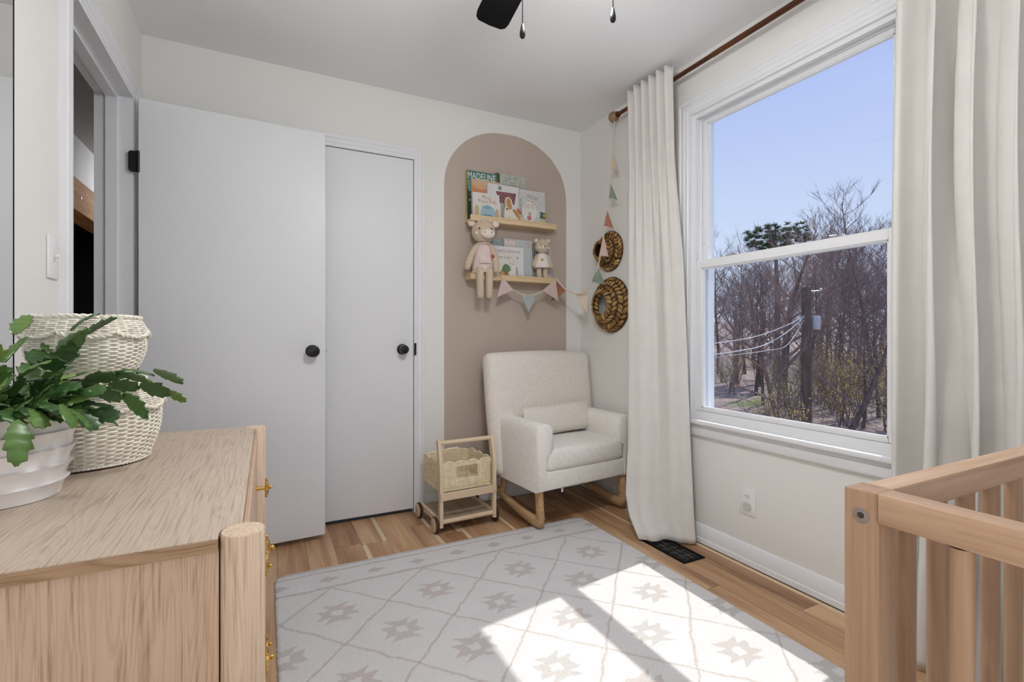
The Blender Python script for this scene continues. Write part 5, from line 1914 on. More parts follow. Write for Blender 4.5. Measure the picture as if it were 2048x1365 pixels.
# ------------------------------------------------------------------ curtains
def curtain(name, label, rows, pleats, amp_top, amp_bot, seed, ztop_wave, loc, sharp=1.0, broad=0.0):
    """rows: (z, left point xy, right point xy) from top to bottom; folds run down the cloth"""
    rn = random.Random(seed)
    ph = [rn.uniform(-0.5, 0.5) for _ in range(pleats * 2 + 2)]
    aw = [rn.uniform(0.65, 1.25) for _ in range(pleats * 2 + 2)]
    zs = [r[0] for r in rows]

    def at(z):
        for i in range(len(rows) - 1):
            if rows[i][0] >= z >= rows[i + 1][0]:
                k = (rows[i][0] - z) / max(1e-6, rows[i][0] - rows[i + 1][0])
                k2 = k
                return [Vector(rows[i][j]).lerp(Vector(rows[i + 1][j]), k2) for j in (1, 2)]
        return [Vector(rows[-1][1]), Vector(rows[-1][2])]
    z0, z1 = rows[0][0], rows[-1][0]
    loc = Vector(loc)

    def fn(u, v):
        z = z0 + (z1 - z0) * v
        a, b = at(z)
        d = (b - a)
        nr = Vector((d.y, -d.x)).normalized()
        if nr.x > 0:
            nr = -nr                      # towards the room
        uu = u + 0.018 * math.sin(2 * PI * (1.5 * v + ph[0])) * math.sin(PI * u)
        f = uu * pleats
        i = int(min(pleats - 1, max(0, math.floor(f))))
        w = math.sin(2 * PI * f + 0.5 * math.sin(2 * PI * v * 0.7 + ph[i]))
        w = math.copysign(abs(w) ** sharp, w)
        amp = (amp_top + (amp_bot - amp_top) * min(1, v * 1.15)) * aw[i]
        if broad:
            k = min(1, max(0, (v - 0.03) / 0.50))
            k = k * k * (3 - 2 * k)
            wb = math.sin(2 * PI * broad * (u + 0.05 * math.sin(3 * v)) - 0.6) + 0.35 * math.sin(2 * PI * broad * 1.9 * u + 1.0 + v)
            p = a.lerp(b, u) + nr * (amp * w * (1 - 0.93 * k) + amp_bot * wb * k)
        else:
            lat = 0.55 * amp * math.sin(2 * (2 * PI * f)) * min(1, v * 6) * math.sin(PI * u)
            p = a.lerp(b, u) + nr * amp * w + d.normalized() * lat
        zz = z
        if v < 0.035:
            zz = z + ztop_wave * w * (1 - v / 0.035) * 0.6
        return (p.x - loc.x, p.y - loc.y, zz - loc.z)
    mb = MB().grid(fn, pleats * 16, 90)
    t = thing(name, label, 'curtain', loc)
    o = mb.build('cloth', 'curtain_linen', t, 180)
    md = o.modifiers.new('thickness', 'SOLIDIFY')
    md.thickness = 0.002
    md.offset = 0
    # stitched hem: a thin double strip at the foot
    zh = z1 + 0.075
    vh = (zh - z0) / (z1 - z0)
    hm = MB().tube([fn(i / 60, vh) for i in range(61)], 0.0016, 5)
    hm.build('hem', 'curtain_linen', t)
    return t


def rowpt(py, pl, pr_, xl, xr):
    a, b = on_x(pl, py, xl), on_x(pr_, py, xr)
    return ((a.z + b.z) / 2, (a.x, a.y), (b.x, b.y))


lrows = [(2.410, (1.834, 2.190), (1.838, 1.850))]
lrows.append((2.30, (1.834, 2.182), (1.840, 1.852)))
for z, pl_, pr_, xl_, xr_ in ((1.95, 1259, 1350, 1.835, 1.880), (1.45, 1257, 1366, 1.805, 1.888), (0.95, 1257, 1374, 1.770, 1.892), (0.45, 1256, 1382, 1.725, 1.893), (0.20, 1251, 1387, 1.695, 1.892), (0.10, 1258, 1389, 1.680, 1.890), (0.012, 1277, 1392, 1.665, 1.888)):
    a = on_x(pl_, 671, xl_)
    b_ = on_x(pr_, 671, xr_)
    lrows.append((z, (a.x, a.y), (b_.x, b_.y)))
curtain('curtain', 'floor-length linen curtain bunched beside the rocking chair', lrows, 6, 0.019, 0.016, 4, 0.012, (1.80, 1.95, 0.0), 0.8, 1.6)
rrows = [(2.410, (1.825, 0.870), (1.825, 0.40))]
for z, xl_ in ((2.30, 1.825), (1.60, 1.845), (0.9, 1.855), (0.4, 1.858), (0.012, 1.858)):
    a = on_x(1797 - (2.30 - z) * 6, 671, xl_)
    rrows.append((z, (a.x - 0.0, a.y), (xl_ - 0.01, 0.40)))
curtain('curtain', 'floor-length linen curtain hanging behind the crib', rrows, 5, 0.034, 0.060, 8, 0.012, (1.84, 0.65, 0.0), 0.72)

# ------------------------------------------------------------------ bunting
BU = thing('felt_bunting', 'string of felt pennants looping from the curtain rod to the lower ledge', 'bunting', (1.75, 2.60, 1.40))
bo = Vector(BU.location)
s1px = [(1229, 243), (1226, 290), (1223, 335), (1219, 385), (1214, 425), (1209, 462), (1203, 500), (1196, 535), (1187, 563), (1176, 578), (1164, 587), (1151, 588), (1137, 583), (1124, 573), (1113, 557)]
A_, B_ = Vector((1.853, 2.345, 2.335)), Vector((1.688, 2.713, 1.405))
tA, tB = _F.dot(A_), _F.dot(B_)
s1 = []
for i, (px_, py_) in enumerate(s1px):
    k = (i / (len(s1px) - 1)) ** 2.0
    s1.append(at_t(px_, py_, tA + (tB - tA) * k))
s2px = [(1113, 557), (1104, 566), (1087, 582), (1071, 589.5), (1057, 591), (1043, 589.5), (1025, 580), (1008, 560), (999, 549)]
s2 = [on_y(px_, py_, 2.712) for px_, py_ in s2px]
for pts_ in (s1, s2):
    MB().tube([p - bo for p in pts_], 0.0042, 6).build('cord', 'string', BU, 80)
MB().tube([Vector((RX + 0.017 * math.cos(a), 2.338, RZ + 0.017 * math.sin(a))) - bo for a in [2 * PI * i / 16 for i in range(16)]], 0.004, 6, closed=True).build('loop', 'string', BU)


def tdepth(py, lst, pts):
    for i in range(len(lst) - 1):
        if (lst[i][1] - py) * (lst[i + 1][1] - py) <= 0 and lst[i][1] != lst[i + 1][1]:
            k = (py - lst[i][1]) / (lst[i + 1][1] - lst[i][1])
            return _F.dot(pts[i].lerp(pts[i + 1], k))
    return _F.dot(pts[-1])


def flag(mat, pa, pb, tip, depth, curl=0.0, fold=None):
    """a pennant hanging from two points of the cord"""
    a, b, c = [at_t(p[0], p[1], d) - bo for p, d in zip((pa, pb, tip), depth)]
    n = (b - a).cross(c - a).normalized()
    N = 8
    vs, fs = [], []
    for j in range(N + 1):
        k = j / N
        l, r = a.lerp(c, k), b.lerp(c, k)
        bend = n * curl * math.sin(k * PI)
        vs += [l + bend - n * .0009, (l + r) / 2 + bend * 1.3 - n * .0009, r + bend - n * .0009, l + bend + n * .0009, (l + r) / 2 + bend * 1.3 + n * .0009, r + bend + n * .0009]
    for j in range(N):
        o0, o1 = j * 6, (j + 1) * 6
        fs += [(o0, o0 + 1, o1 + 1, o1), (o0 + 1, o0 + 2, o1 + 2, o1 + 1), (o0 + 4, o0 + 3, o1 + 3, o1 + 4), (o0 + 5, o0 + 4, o1 + 4, o1 + 5), (o0 + 3, o0, o1, o1 + 3), (o0 + 2, o0 + 5, o1 + 5, o1 + 2)]
    return MB().add([tuple(v) for v in vs], fs).build('pennant', mat, BU, 60)


def on1(py):
    return tdepth(py, s1px[:10], s1[:10])


for mat, pa, pb, tip, cu in (('felt_tan', (1225.5, 303), (1222, 335), (1238, 347), 0.012), ('felt_sage', (1221, 366), (1217, 396), (1235, 400), 0.012), ('felt_terracotta', (1214, 419), (1208, 452), (1227, 457), 0.012), ('felt_pink', (1207, 470), (1198, 512), (1218, 514), 0.012), ('felt_sage', (1195, 534), (1183, 563), (1211, 570), 0.010)):
    d0 = on1(pa[1])
    flag(mat, pa, pb, tip, (d0, on1(pb[1]), on1(tip[1]) - 0.015), cu)['label'] = mat.split('_')[1] + ' felt pennant on the hanging cord'
tz = _F.dot(s1[11])
flag('felt_peach', (1150, 588), (1175, 579), (1174, 625), (tz, tz - 0.01, tz), 0.006)['label'] = 'peach felt pennant'
flag('felt_terracotta', (1112, 562), (1131, 582), (1102, 604), (_F.dot(s1[-1]) + .02, _F.dot(s1[-3]) + .015, _F.dot(s1[-1]) + 0.04), 0.004)['label'] = 'terracotta felt pennant behind the others'


def d2(px_, py_):
    return _F.dot(on_y(px_, py_, 2.708))


for mat, pa, pb, tip in (('felt_rose', (1110, 558), (1087, 583), (1117, 603)), ('felt_blue', (1043, 590), (1072, 590.5), (1057.5, 625)), ('felt_rose', (1004, 557), (1026, 581), (994.5, 595))):
    flag(mat, pa, pb, tip, (d2(*pa), d2(*pb), d2(*tip)), 0.003)

# ------------------------------------------------------------------ seagrass hats on the right wall
def plait_mesh():
    vs = [(-0.5, -0.16, 0), (-0.15, -0.5, 0.05), (0.5, -0.12, 0.0), (0.5, 0.12, 0.0), (0.12, 0.5, 0.05), (-0.5, 0.16, 0), (0.0, 0.0, 0.26),
          (-0.5, -0.16, -0.10), (-0.15, -0.5, -0.06), (0.5, -0.12, -0.10), (0.5, 0.12, -0.10), (0.12, 0.5, -0.06), (-0.5, 0.16, -0.10)]
    fs = [(i, (i + 1) % 6, 6) for i in range(6)] + [((i + 1) % 6, i, 7 + i, 7 + (i + 1) % 6) for i in range(6)] + [(12, 11, 10, 9, 8, 7)]
    return MB().add(vs, fs).mesh('plait', 'seagrass', 70)


PLM = plait_mesh()


def hat(label, loc, prof, widths, tilt):
    """prof: (radius, height off the wall) along the woven surface from rim to crown; plaited coils of leaf"""
    t = thing('seagrass_hat', label, 'hat', loc, 0, 'seagrass hats on the wall')
    q = Vector((-1, 0, 0)).to_track_quat('Z', 'Y').to_matrix().to_4x4()
    # dark under-layer that the plaits lie on
    under = MB().lathe([(r, d - 0.004) for r, d in prof], 40, q, cap=False)
    u = under.build('under_weave', 'seagrass_dark', t, 80)
    md = u.modifiers.new('thickness', 'SOLIDIFY')
    md.thickness = 0.006
    rr = random.Random(int(loc[2] * 1000))
    # arc length table
    S = [0.0]
    for i in range(1, len(prof)):
        S.append(S[-1] + math.hypot(prof[i][0] - prof[i - 1][0], prof[i][1] - prof[i - 1][1]))
    nr = max(3, int(S[-1] / widths))
    for k in range(nr):
        s = S[-1] * (k + 0.5) / nr
        i = max(j for j in range(len(S) - 1) if S[j] <= s)
        f = (s - S[i]) / max(1e-6, S[i + 1] - S[i])
        r = prof[i][0] + (prof[i + 1][0] - prof[i][0]) * f
        d = prof[i][1] + (prof[i + 1][1] - prof[i][1]) * f
        tx, tz = prof[i + 1][0] - prof[i][0], prof[i + 1][1] - prof[i][1]
        L = math.hypot(tx, tz)
        tx, tz = tx / L, tz / L
        n = max(6, int(2 * PI * r / (widths * 0.95)))
        for j in range(n):
            a = 2 * PI * (j + 0.5 * (k % 2)) / n + rr.uniform(-.04, .04)
            rad_dir = Vector((math.cos(a), math.sin(a), 0))
            tan = Vector((-math.sin(a), math.cos(a), 0))
            up = rad_dir * tx + Vector((0, 0, tz))
            nrm = tan.cross(up)
            if nrm.dot(rad_dir * (-tz) + Vector((0, 0, tx if tx < 0 else -tx))) < 0 and False:
                nrm = -nrm
            # surface normal points off the wall or outwards
            ref = Vector((0, 0, 1)) * abs(tx) + rad_dir * abs(tz) * (1 if tz > 0 else -1) * (1 if tx <= 0 else -1)
            if nrm.dot(ref) < 0:
                nrm = -nrm
                up = -up
            m = Matrix((tan, up, nrm)).transposed().to_4x4()
            sw = (0.8 if (k % 2) else -0.8) + rr.uniform(-.15, .15)
            m = Matrix.Translation(rad_dir * r + Vector((0, 0, d))) @ m @ Matrix.Rotation(sw, 4, 'Z') @ Matrix.Rotation(0.30, 4, 'Y') @ Matrix.Diagonal((widths * 1.42, widths * 0.86, widths * 1.0, 1))
            o = obj('plait', PLM, t)
            o.matrix_basis = q @ m
    t.rotation_euler = tilt
    return t


hat('small seagrass hat with a round crown hung above the open-crowned hat', (XR - 0.008, 2.485, 1.565), [(0.128, 0.004), (0.108, 0.014), (0.086, 0.020), (0.074, 0.028), (0.070, 0.054), (0.067, 0.076), (0.055, 0.086), (0.040, 0.088)], 0.027, (0, 0, 0))
hat('wide seagrass visor hat with an open crown hung below the small hat', (XR - 0.008, 2.470, 1.225), [(0.176, 0.004), (0.150, 0.026), (0.124, 0.048), (0.100, 0.070), (0.082, 0.090), (0.078, 0.070), (0.080, 0.045)], 0.030, (0, 0, 0))

# ------------------------------------------------------------------ crib
CZ = 0.0
CB = thing('beech_crib', 'beech wood crib with round slats in front of the window', 'crib', (0.590, 0.330, CZ))
PWD, CL, CWD, CT_ = 0.036, 1.24, 0.66, 0.862 - CZ
posts = [(0.0, -PWD), (CL - PWD, -PWD), (0.0, -CWD), (CL - PWD, -CWD)]
for x_, y_ in posts:
    p = MB().rbox((x_, y_, 0.0), (x_ + PWD, y_ + PWD, CT_), 0.0025, 2).build('post', 'beech_z', CB)
    if x_ == 0.0:
        for zz in (CT_ - 0.028, 0.20):
            mt = Matrix.Translation((x_ + 0.0003, y_ + PWD / 2, zz)) @ Matrix.Rotation(-PI / 2, 4, 'Y')
            bt = MB().lathe([(0.0035, -0.002), (0.0035, -0.0015), (0.0040, 0.0012), (0.0085, 0.0010), (0.0088, 0.0002), (0.0088, -0.002)], 24, mt).build('bolt', 'steel', p)
            MB().lathe([(0.0036, 0.0), (0.0036, 0.0006), (0, 0.0006)], 6, mt).build('hex_socket', 'slot_dark', bt)
# rails along X (long sides) and along Y (ends)
for y_ in (-PWD + 0.004, -CWD + 0.004):
    for z_ in (CT_ - 0.034, 0.18):
        MB().rbox((PWD, y_, z_), (CL - PWD, y_ + 0.028, z_ + 0.034), 0.003, 2).build('side_rail', 'beech_x', CB)
for x_, s in ((-0.004, 1), (CL - 0.026, -1)):
    for z_ in (CT_ - 0.031, 0.18):
        MB().rbox((x_, -CWD + PWD, z_), (x_ + 0.030, -PWD, z_ + 0.033), 0.003, 2).build('end_rail', 'beech_y', CB)
ns = 15
slx = MB().tube([(0, 0, 0.200), (0, 0, CT_ - 0.033)], 0.0105, 14, cap=False).mesh('slat', 'beech_z', 60)
for y_ in (-PWD + 0.018, -CWD + 0.018):
    for k in range(ns):
        obj('slat', slx, CB, (0.093 + k * 0.0745, y_, 0))
for x_ in (0.011, CL - 0.011):
    for k in range(8):
        obj('slat', slx, CB, (x_, -0.102 - k * 0.0645, 0))
MB().box((PWD, -CWD + PWD, 0.20), (CL - PWD, -PWD, 0.212)).build('bed_base', 'ply_base', CB)
mt_ = soft((0.590 + 0.04, 0.330 - CWD + 0.04, CZ + 0.213), (0.590 + CL - 0.04, 0.330 - 0.04, CZ + 0.313), 0.02, 3)
mo = mt_.build('crib_mattress', 'knit_white', None, 60)
tag(mo, 'white crib mattress inside the beech crib', 'mattress')

# ------------------------------------------------------------------ ceiling fan with an added lamp bowl
FN = thing('ceiling_fan', 'black ceiling fan with five blades, an added lamp bowl and pull chains', 'ceiling fan', (0.68, 1.05, HC))
MB().lathe([(0.0, -0.062), (0.03, -0.062), (0.06, -0.045), (0.070, -0.012), (0.070, -0.0005), (0.0, -0.0005)], 28).build('canopy', 'black_matte', FN)
MB().tube([(0, 0, -0.05), (0, 0, -0.16)], 0.013, 12).build('downrod', 'black_matte', FN)
MB().lathe([(0.0, -0.262), (0.075, -0.262), (0.105, -0.245), (0.115, -0.215), (0.105, -0.18), (0.07, -0.155), (0.02, -0.148), (0.0, -0.148)], 32).build('motor', 'black_matte', FN)
MB().lathe([(0.0, -0.330), (0.06, -0.330), (0.066, -0.32), (0.066, -0.275), (0.055, -0.262), (0.0, -0.262)], 28).build('switch_housing', 'black_matte', FN)
MB().lathe([(0.0, -0.440), (0.06, -0.434), (0.11, -0.414), (0.14, -0.385), (0.152, -0.350), (0.152, -0.334), (0.148, -0.331), (0.0, -0.331)], 32).build('added_lamp_bowl', 'fill_bowl_glass', FN)  # bowl added, and widened to send light up past the motor
bl = MB()
outl = [(0.17, -0.048), (0.19, -0.055), (0.60, -0.062), (0.625, -0.058), (0.640, -0.045), (0.6445, 0.0), (0.640, 0.045), (0.625, 0.058), (0.60, 0.062), (0.19, 0.055), (0.17, 0.048)]
bl.prism(outl, -0.003, 0.003, Matrix.Rotation(math.radians(11), 4, 'X'))
blm = bl.mesh('blade', 'black_matte', 30)
ir = MB().rbox((0.09, -0.016, -0.004), (0.22, 0.016, 0.003), 0.001, 1).rbox((0.19, -0.035, -0.007), (0.235, 0.035, -0.001), 0.001, 1, Matrix.Rotation(math.radians(11), 4, 'X')).mesh('blade_iron', 'black_metal')
base = math.radians(83.5)
for k in range(5):
    a = base + 2 * PI * k / 5
    b_ = obj('blade', blm, FN, (0, 0, -0.232), (0, 0, a))
    obj('blade_iron', ir, b_, (0, 0, 0))
for tgt, zb in (((1045, 77), 1.792), ((1226, 45), 1.828)):
    r_ = ray(*tgt)
    tt = (zb - CAM_H) / r_.z
    p = Vector((0, 0, CAM_H)) + r_ * tt - Vector(FN.location)
    mb = MB()
    z = p.z + 0.036
    zt = -0.412
    mb.tube([(p.x, p.y, z), (p.x, p.y, zt)], 0.0009, 5)
    nb = int((zt - z) / 0.0052)
    for i in range(nb):
        mb.ball((p.x, p.y, z + i * 0.0052), 0.0019, 6, 4)
    ch = mb.build('pull_chain', 'chain_black', FN)
    MB().lathe([(0.0, 0.0), (0.005, 0.0015), (0.0075, 0.007), (0.0072, 0.016), (0.0045, 0.030), (0.003, 0.037), (0.0, 0.038)], 16, Matrix.Translation((p.x, p.y, p.z))).build('pull_knob', 'black_metal', ch)
    MB().tube([(p.x, p.y, -0.420), (p.x, p.y, -0.404)], 0.004, 8).build('chain_outlet', 'black_metal', ch)

# ------------------------------------------------------------------ paper-lantern lamp added behind the camera for fill light
FL = thing('fill_lamp', 'round white paper-lantern lamp, unseen and added for fill light', 'lamp', (-0.12, -0.44, 0.0))
MB().lathe([(0.0, 0.0), (0.13, 0.0), (0.13, 0.012), (0.12, 0.018), (0.0, 0.018)], 32).build('base', 'black_matte', FL)
MB().tube([(0, 0, 0.015), (0, 0, 0.80)], 0.009, 12).build('pole', 'black_matte', FL)
MB().ball((0, 0, 0.98), 0.21, 32, 20).build('fill_globe', 'fill_lantern', FL, 80)


# ------------------------------------------------------------------ outdoors: ground, woods, pole and wires
def ground_z(x, y):
    t = _F.x * x + _F.y * y
    s = _R.x * x + _R.y * y
    return -2.75 + 0.040 * max(0, t - 12) + 0.00035 * max(0, t - 25) ** 2 + 0.18 * math.sin(x * 0.21) * math.cos(y * 0.17) + 0.10 * math.sin(s * 0.5)


mb = MB()
N = 46


def gfn(u, v):
    # fan-shaped patch of ground outside the window wall
    t = 3.5 + 110 * v * v
    s = (u - 0.30) * (10 + 2.4 * t)
    p = _F * t + _R * s
    x_ = max(p.x, XR + 0.6)
    return (x_, p.y, ground_z(x_, p.y))


mb.grid(gfn, N, N)
g = mb.build('ground', 'leaf_litter', None, 180)
struct(g, 'leaf-strewn ground sloping up into the woods', 'ground')


def make_tree(seed, H, R0, nb, lean=0.0, fork=None, n2=6, n3=6, spread=1.0):
    """bare tree: trunk mesh and one mesh of branches and twigs"""
    r = random.Random(seed)
    tr, br = MB(), MB()
    pts = [Vector((0, 0, -0.4))]
    d = Vector((lean, r.uniform(-.05, .05), 1)).normalized()
    nseg = 9
    for i in range(nseg):
        pts.append(pts[-1] + d * ((H + 0.4) / nseg))
        d = (d + Vector((r.uniform(-.10, .10), r.uniform(-.10, .10), 0.06))).normalized()
    rad = [R0 * (1 - 0.90 * (i / nseg) ** 0.85) for i in range(nseg + 1)]
    tr.tube(pts, rad, 7)

    def limb_(p, d, L, r0, lvl, mbx):
        n = 4 if lvl < 2 else 3
        q = [p]
        for i in range(n):
            q.append(q[-1] + d * (L / n))
            d = (d + Vector((r.uniform(-.20, .20), r.uniform(-.20, .20), r.uniform(-.02, .22)))).normalized()
        rr = [r0 * (1 - 0.75 * i / n) for i in range(n + 1)]
        mbx.tube(q, rr, 5 if lvl == 0 else 3, cap=False)
        return q
    for b in range(nb):
        k = 0.26 + 0.74 * ((b + r.random()) / nb)
        f = k * nseg
        i = min(nseg - 1, int(f))
        p = pts[i].lerp(pts[i + 1], f - i)
        az = b * 2.4 + r.uniform(-.5, .5)
        el = r.uniform(0.35, 0.95)
        L = H * (0.42 - 0.24 * k) * r.uniform(0.8, 1.25) * spread
        dd = Vector((math.cos(az) * math.cos(el), math.sin(az) * math.cos(el), math.sin(el)))
        q1 = limb_(p, dd, L, rad[i] * 0.42 + 0.008, 0, br)
        for c in range(n2):
            kk = r.uniform(0.3, 1.0)
            j = min(3, int(kk * 4))
            p2 = q1[j].lerp(q1[j + 1], kk * 4 - j) if j < 4 else q1[-1]
            dv = (q1[j + 1] - q1[j]).normalized()
            d2_ = (dv + Vector((r.uniform(-.9, .9), r.uniform(-.9, .9), r.uniform(-.1, .7)))).normalized()
            q2 = limb_(p2, d2_, L * r.uniform(0.3, 0.55), 0.011, 1, br)
            for e in range(n3):
                kk = r.uniform(0.2, 1.0)
                j = min(3, int(kk * 4))
                p3 = q2[j].lerp(q2[j + 1], min(1, kk * 4 - j))
                dv = (q2[j + 1] - q2[j]).normalized()
                d3 = (dv + Vector((r.uniform(-.9, .9), r.uniform(-.9, .9), r.uniform(-.1, .8)))).normalized()
                limb_(p3, d3, L * r.uniform(0.14, 0.30), 0.0062, 2, br)
    return tr.mesh('trunk', 'bark', 70), br.mesh('branches', 'twig_grey', 70)


protos = []
for sd, H, R0, nb, ln in ((1, 9.0, 0.13, 20, 0.03), (2, 8.0, 0.10, 18, -0.08), (3, 10.0, 0.15, 22, 0.05), (4, 7.0, 0.08, 16, 0.12), (5, 8.5, 0.11, 20, -0.03)):
    protos.append((make_tree(sd, H, R0, nb, ln), H))
LAB = 'bare winter tree among the woods outside the window'


def place_tree(pi, p, h, rz, label=LAB, group='bare trees in the woods'):
    (tm, bm_), H = protos[pi]
    t = thing('bare_tree', label, 'tree', (p.x, p.y, ground_z(p.x, p.y)), rz, group)
    s = h / H
    t.scale = (s, s, s)
    obj('trunk', tm, t)
    obj('branches', bm_, t)['kind'] = 'stuff'
    return t


def gp(px, t):
    return at_t(px, 671, t)


rt = random.Random(21)
for k in range(66):
    t_ = 19 + 34 * (k / 66.0) + rt.uniform(-1, 1)
    px_ = rt.uniform(1330, 1900)
    p = gp(px_, t_)
    ytop = rt.uniform(470, 560) if px_ < 1640 else rt.uniform(430, 530)
    h = (1.034 + (671 - ytop) / FPX * t_ - ground_z(p.x, p.y)) * 0.90
    place_tree(rt.randrange(5), p, h, rt.uniform(0, 6.28))
# the named trees of the view
big = thing('bare_tree', 'large spreading bare tree with a thick trunk behind the utility pole', 'tree', (0, 0, 0))
(tm, bm_) = make_tree(77, 7.4, 0.27, 26, 0.0, None, 8, 6, 1.15)
p = gp(1566, 22)
big.location = (p.x, p.y, ground_z(p.x, p.y))
obj('trunk', tm, big)
obj('branches', bm_, big)['kind'] = 'stuff'
tall = thing('bare_tree', 'tallest bare tree reaching into the blue sky', 'tree', (0, 0, 0))
(tm, bm_) = make_tree(91, 12.0, 0.17, 26, 0.02, None, 8, 6, 0.85)
p = gp(1738, 26)
tall.location = (p.x, p.y, ground_z(p.x, p.y))
hh = (1.034 + (671 - 372) / FPX * 26 - ground_z(p.x, p.y)) * 0.95
tall.scale = (hh / 12.0,) * 3
obj('trunk', tm, tall)
obj('branches', bm_, tall)['kind'] = 'stuff'
lean_t = thing('bare_tree', 'thin bare tree leaning hard beside the utility pole', 'tree', (0, 0, 0))
(tm, bm_) = make_tree(55, 6.0, 0.13, 14, -0.75, None, 6, 5, 0.9)
p = gp(1578, 17.5)
lean_t.location = (p.x, p.y, ground_z(p.x, p.y))
obj('trunk', tm, lean_t)
obj('branches', bm_, lean_t)['kind'] = 'stuff'
lean2 = thing('bare_tree', 'thin bare tree leaning towards the right curtain', 'tree', (0, 0, 0))
p = gp(1672, 17.0)
lean2.location = (p.x, p.y, ground_z(p.x, p.y))
lean2.rotation_euler = (0, 0, 2.6)
obj('trunk', tm, lean2)
obj('branches', bm_, lean2)['kind'] = 'stuff'

# pine with a dark green crown
PN = thing('pine_tree', 'dark green pine crown rising above the bare trees', 'tree', (0, 0, 0))
p = gp(1553, 30)
PN.location = (p.x, p.y, ground_z(p.x, p.y))
zc = 1.034 + (671 - 478) / FPX * 30 - PN.location.z
MB().tube([(0, 0, -0.3), (0.1, 0, zc * 0.5), (0.0, 0.1, zc + 0.6)], [0.22, 0.17, 0.05], 8).build('trunk', 'bark', PN, 70)
rp = random.Random(6)
mb = MB()
for k in range(210):
    a = rp.uniform(0, 2 * PI)
    rr = 1.75 * math.sqrt(rp.random())
    zz = zc + rp.uniform(-0.9, 0.85) * math.sqrt(max(0.05, 1 - (rr / 1.9) ** 2)) + rp.uniform(-.2, .2)
    c = Vector((rr * math.cos(a), rr * math.sin(a), zz))
    for j in range(34):
        d = Vector((rp.gauss(0, 1), rp.gauss(0, 1), rp.gauss(0.5, 0.8))).normalized()
        w = d.orthogonal().normalized() * 0.040
        e = c + d * rp.uniform(0.18, 0.34)
        mb.add([c - w, c + w, e], [(0, 1, 2)])
mb.build('needles', 'pine_needle', PN, 180)['kind'] = 'stuff'

# young leafing shrubs under the trees
def make_shrub(seed, h, nst, nlf):
    r = random.Random(seed)
    st, lf = MB(), MB()
    for k in range(nst):
        a = r.uniform(0, 2 * PI)
        q = [Vector((r.uniform(-.3, .3), r.uniform(-.3, .3), -0.1))]
        d = Vector((math.cos(a) * 0.35, math.sin(a) * 0.35, 1)).normalized()
        L = h * r.uniform(0.6, 1.0)
        for i in range(5):
            q.append(q[-1] + d * L / 5)
            d = (d + Vector((r.uniform(-.3, .3), r.uniform(-.3, .3), 0.05))).normalized()
        st.tube(q, [0.018 * (1 - i / 6) + 0.003 for i in range(6)], 4, cap=False)
        for j in range(8):
            i = r.randrange(1, 5)
            b = q[i].lerp(q[i + 1], r.random())
            e = b + Vector((r.gauss(0, .35), r.gauss(0, .35), r.uniform(0.05, .5)))
            st.tube([b, (b + e) / 2 + Vector((0, 0, .05)), e], [0.007, 0.005, 0.003], 3, cap=False)
            for m in range(nlf):
                c = b.lerp(e, r.random()) + Vector((r.gauss(0, .10), r.gauss(0, .10), r.gauss(0, .10)))
                u = Vector((r.gauss(0, 1), r.gauss(0, 1), r.gauss(0, 1))).normalized()
                w = u.orthogonal().normalized()
                s = r.uniform(0.018, 0.036)
                lf.add([c - u * s, c + w * s * 0.55, c + u * s, c - w * s * 0.55], [(0, 1, 2, 3)])
    return st.mesh('stems', 'twig_grey', 70), lf.mesh('leaves', 'bud_leaf', 180)


shr = [make_shrub(s, h, 9, 9) for s, h in ((31, 2.6), (32, 3.2), (33, 2.2))]
rs_ = random.Random(44)
for k in range(58):
    t_ = 15 + 24 * rs_.random()
    px_ = rs_.uniform(1340, 1900)
    if px_ < 1600 and rs_.random() < 0.35:
        px_ += 230
    p = gp(px_, t_)
    t = thing('leafing_shrub', 'thin shrub with yellow-green spring buds under the bare trees', 'shrub', (p.x, p.y, ground_z(p.x, p.y)), rs_.uniform(0, 6), 'budding shrubs in the woods')
    s = rs_.uniform(0.8, 1.5)
    t.scale = (s, s, s)
    st, lf = shr[k % 3]
    obj('stems', st, t)['kind'] = 'stuff'
    obj('leaves', lf, t)['kind'] = 'stuff'

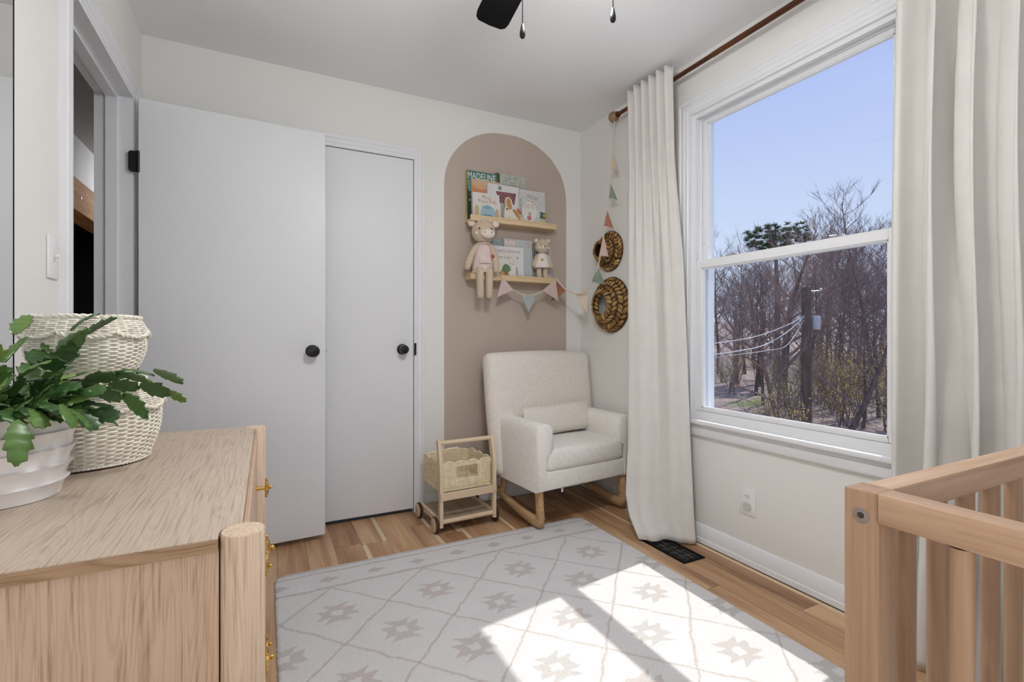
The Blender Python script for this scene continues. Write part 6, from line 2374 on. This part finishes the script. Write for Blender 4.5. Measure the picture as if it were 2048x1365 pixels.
# utility pole with its transformer, and the wires
p = gp(1613, 17.0)
gz = ground_z(p.x, p.y)
UP = thing('utility_pole', 'dark wooden utility pole with a grey transformer can', 'utility pole', (p.x, p.y, gz))
ztop = 1.034 + (671 - 576) / FPX * 17 - gz
MB().tube([(0, 0, -0.3), (0, 0, ztop)], [0.175, 0.145], 14).build('pole', 'pole_wood', UP)
ztr = 1.034 + (671 - 646) / FPX * 17 - gz
off = _R * 0.31 + _F * -0.02
MB().lathe([(0.0, -0.24), (0.13, -0.24), (0.145, -0.22), (0.145, 0.20), (0.12, 0.235), (0.0, 0.25)], 20, Matrix.Translation((off.x, off.y, ztr))).build('transformer', 'transformer_grey', UP)
MB().tube([(0, 0, ztr), (off.x, off.y, ztr)], 0.03, 6).build('bracket', 'steel', UP)
mb = MB().tube([(0, 0, ztop - 0.12), tuple(_R * 0.5 + Vector((0, 0, ztop - 0.10)))], 0.018, 6)
mb.ball(tuple(_R * 0.5 + Vector((0, 0, ztop - 0.06))), 0.05, 8, 6)
mb.build('crossarm', 'steel', UP)
for i, (pts_, rr, lab) in enumerate(((((1608, 632), (1580, 648), (1530, 668), (1480, 680), (1400, 690), (1330, 690)), 0.011, 'upper pale service wire running from the utility pole'),
                                 (((1608, 634), (1575, 664), (1530, 690), (1480, 702), (1400, 713), (1330, 716)), 0.014, 'sagging pale service wire from the utility pole'),
                                 (((1608, 640), (1575, 690), (1530, 702), (1480, 709), (1400, 719), (1330, 724)), 0.009, 'lowest thin wire from the utility pole'))):
    w0 = [at_t(a, b, 16.8 - 1.2 * j) for j, (a, b) in enumerate(pts_)]
    # smooth the span
    sm = []
    for j in range(len(w0) - 1):
        for q in range(5):
            k_ = q / 5
            pm, p0, p1, p2_ = w0[max(0, j - 1)], w0[j], w0[j + 1], w0[min(len(w0) - 1, j + 2)]
            sm.append(0.5 * ((2 * p0) + (p1 - pm) * k_ + (2 * pm - 5 * p0 + 4 * p1 - p2_) * k_ ** 2 + (3 * p0 - pm - 3 * p1 + p2_) * k_ ** 3))
    sm.append(w0[-1])
    o0 = sm[0]
    o = MB().tube([tuple(s_ - o0) for s_ in sm], rr, 5).build('service_wire', 'wire_white', None, 80)
    o.location = o0
    tag(o, lab, 'wire')
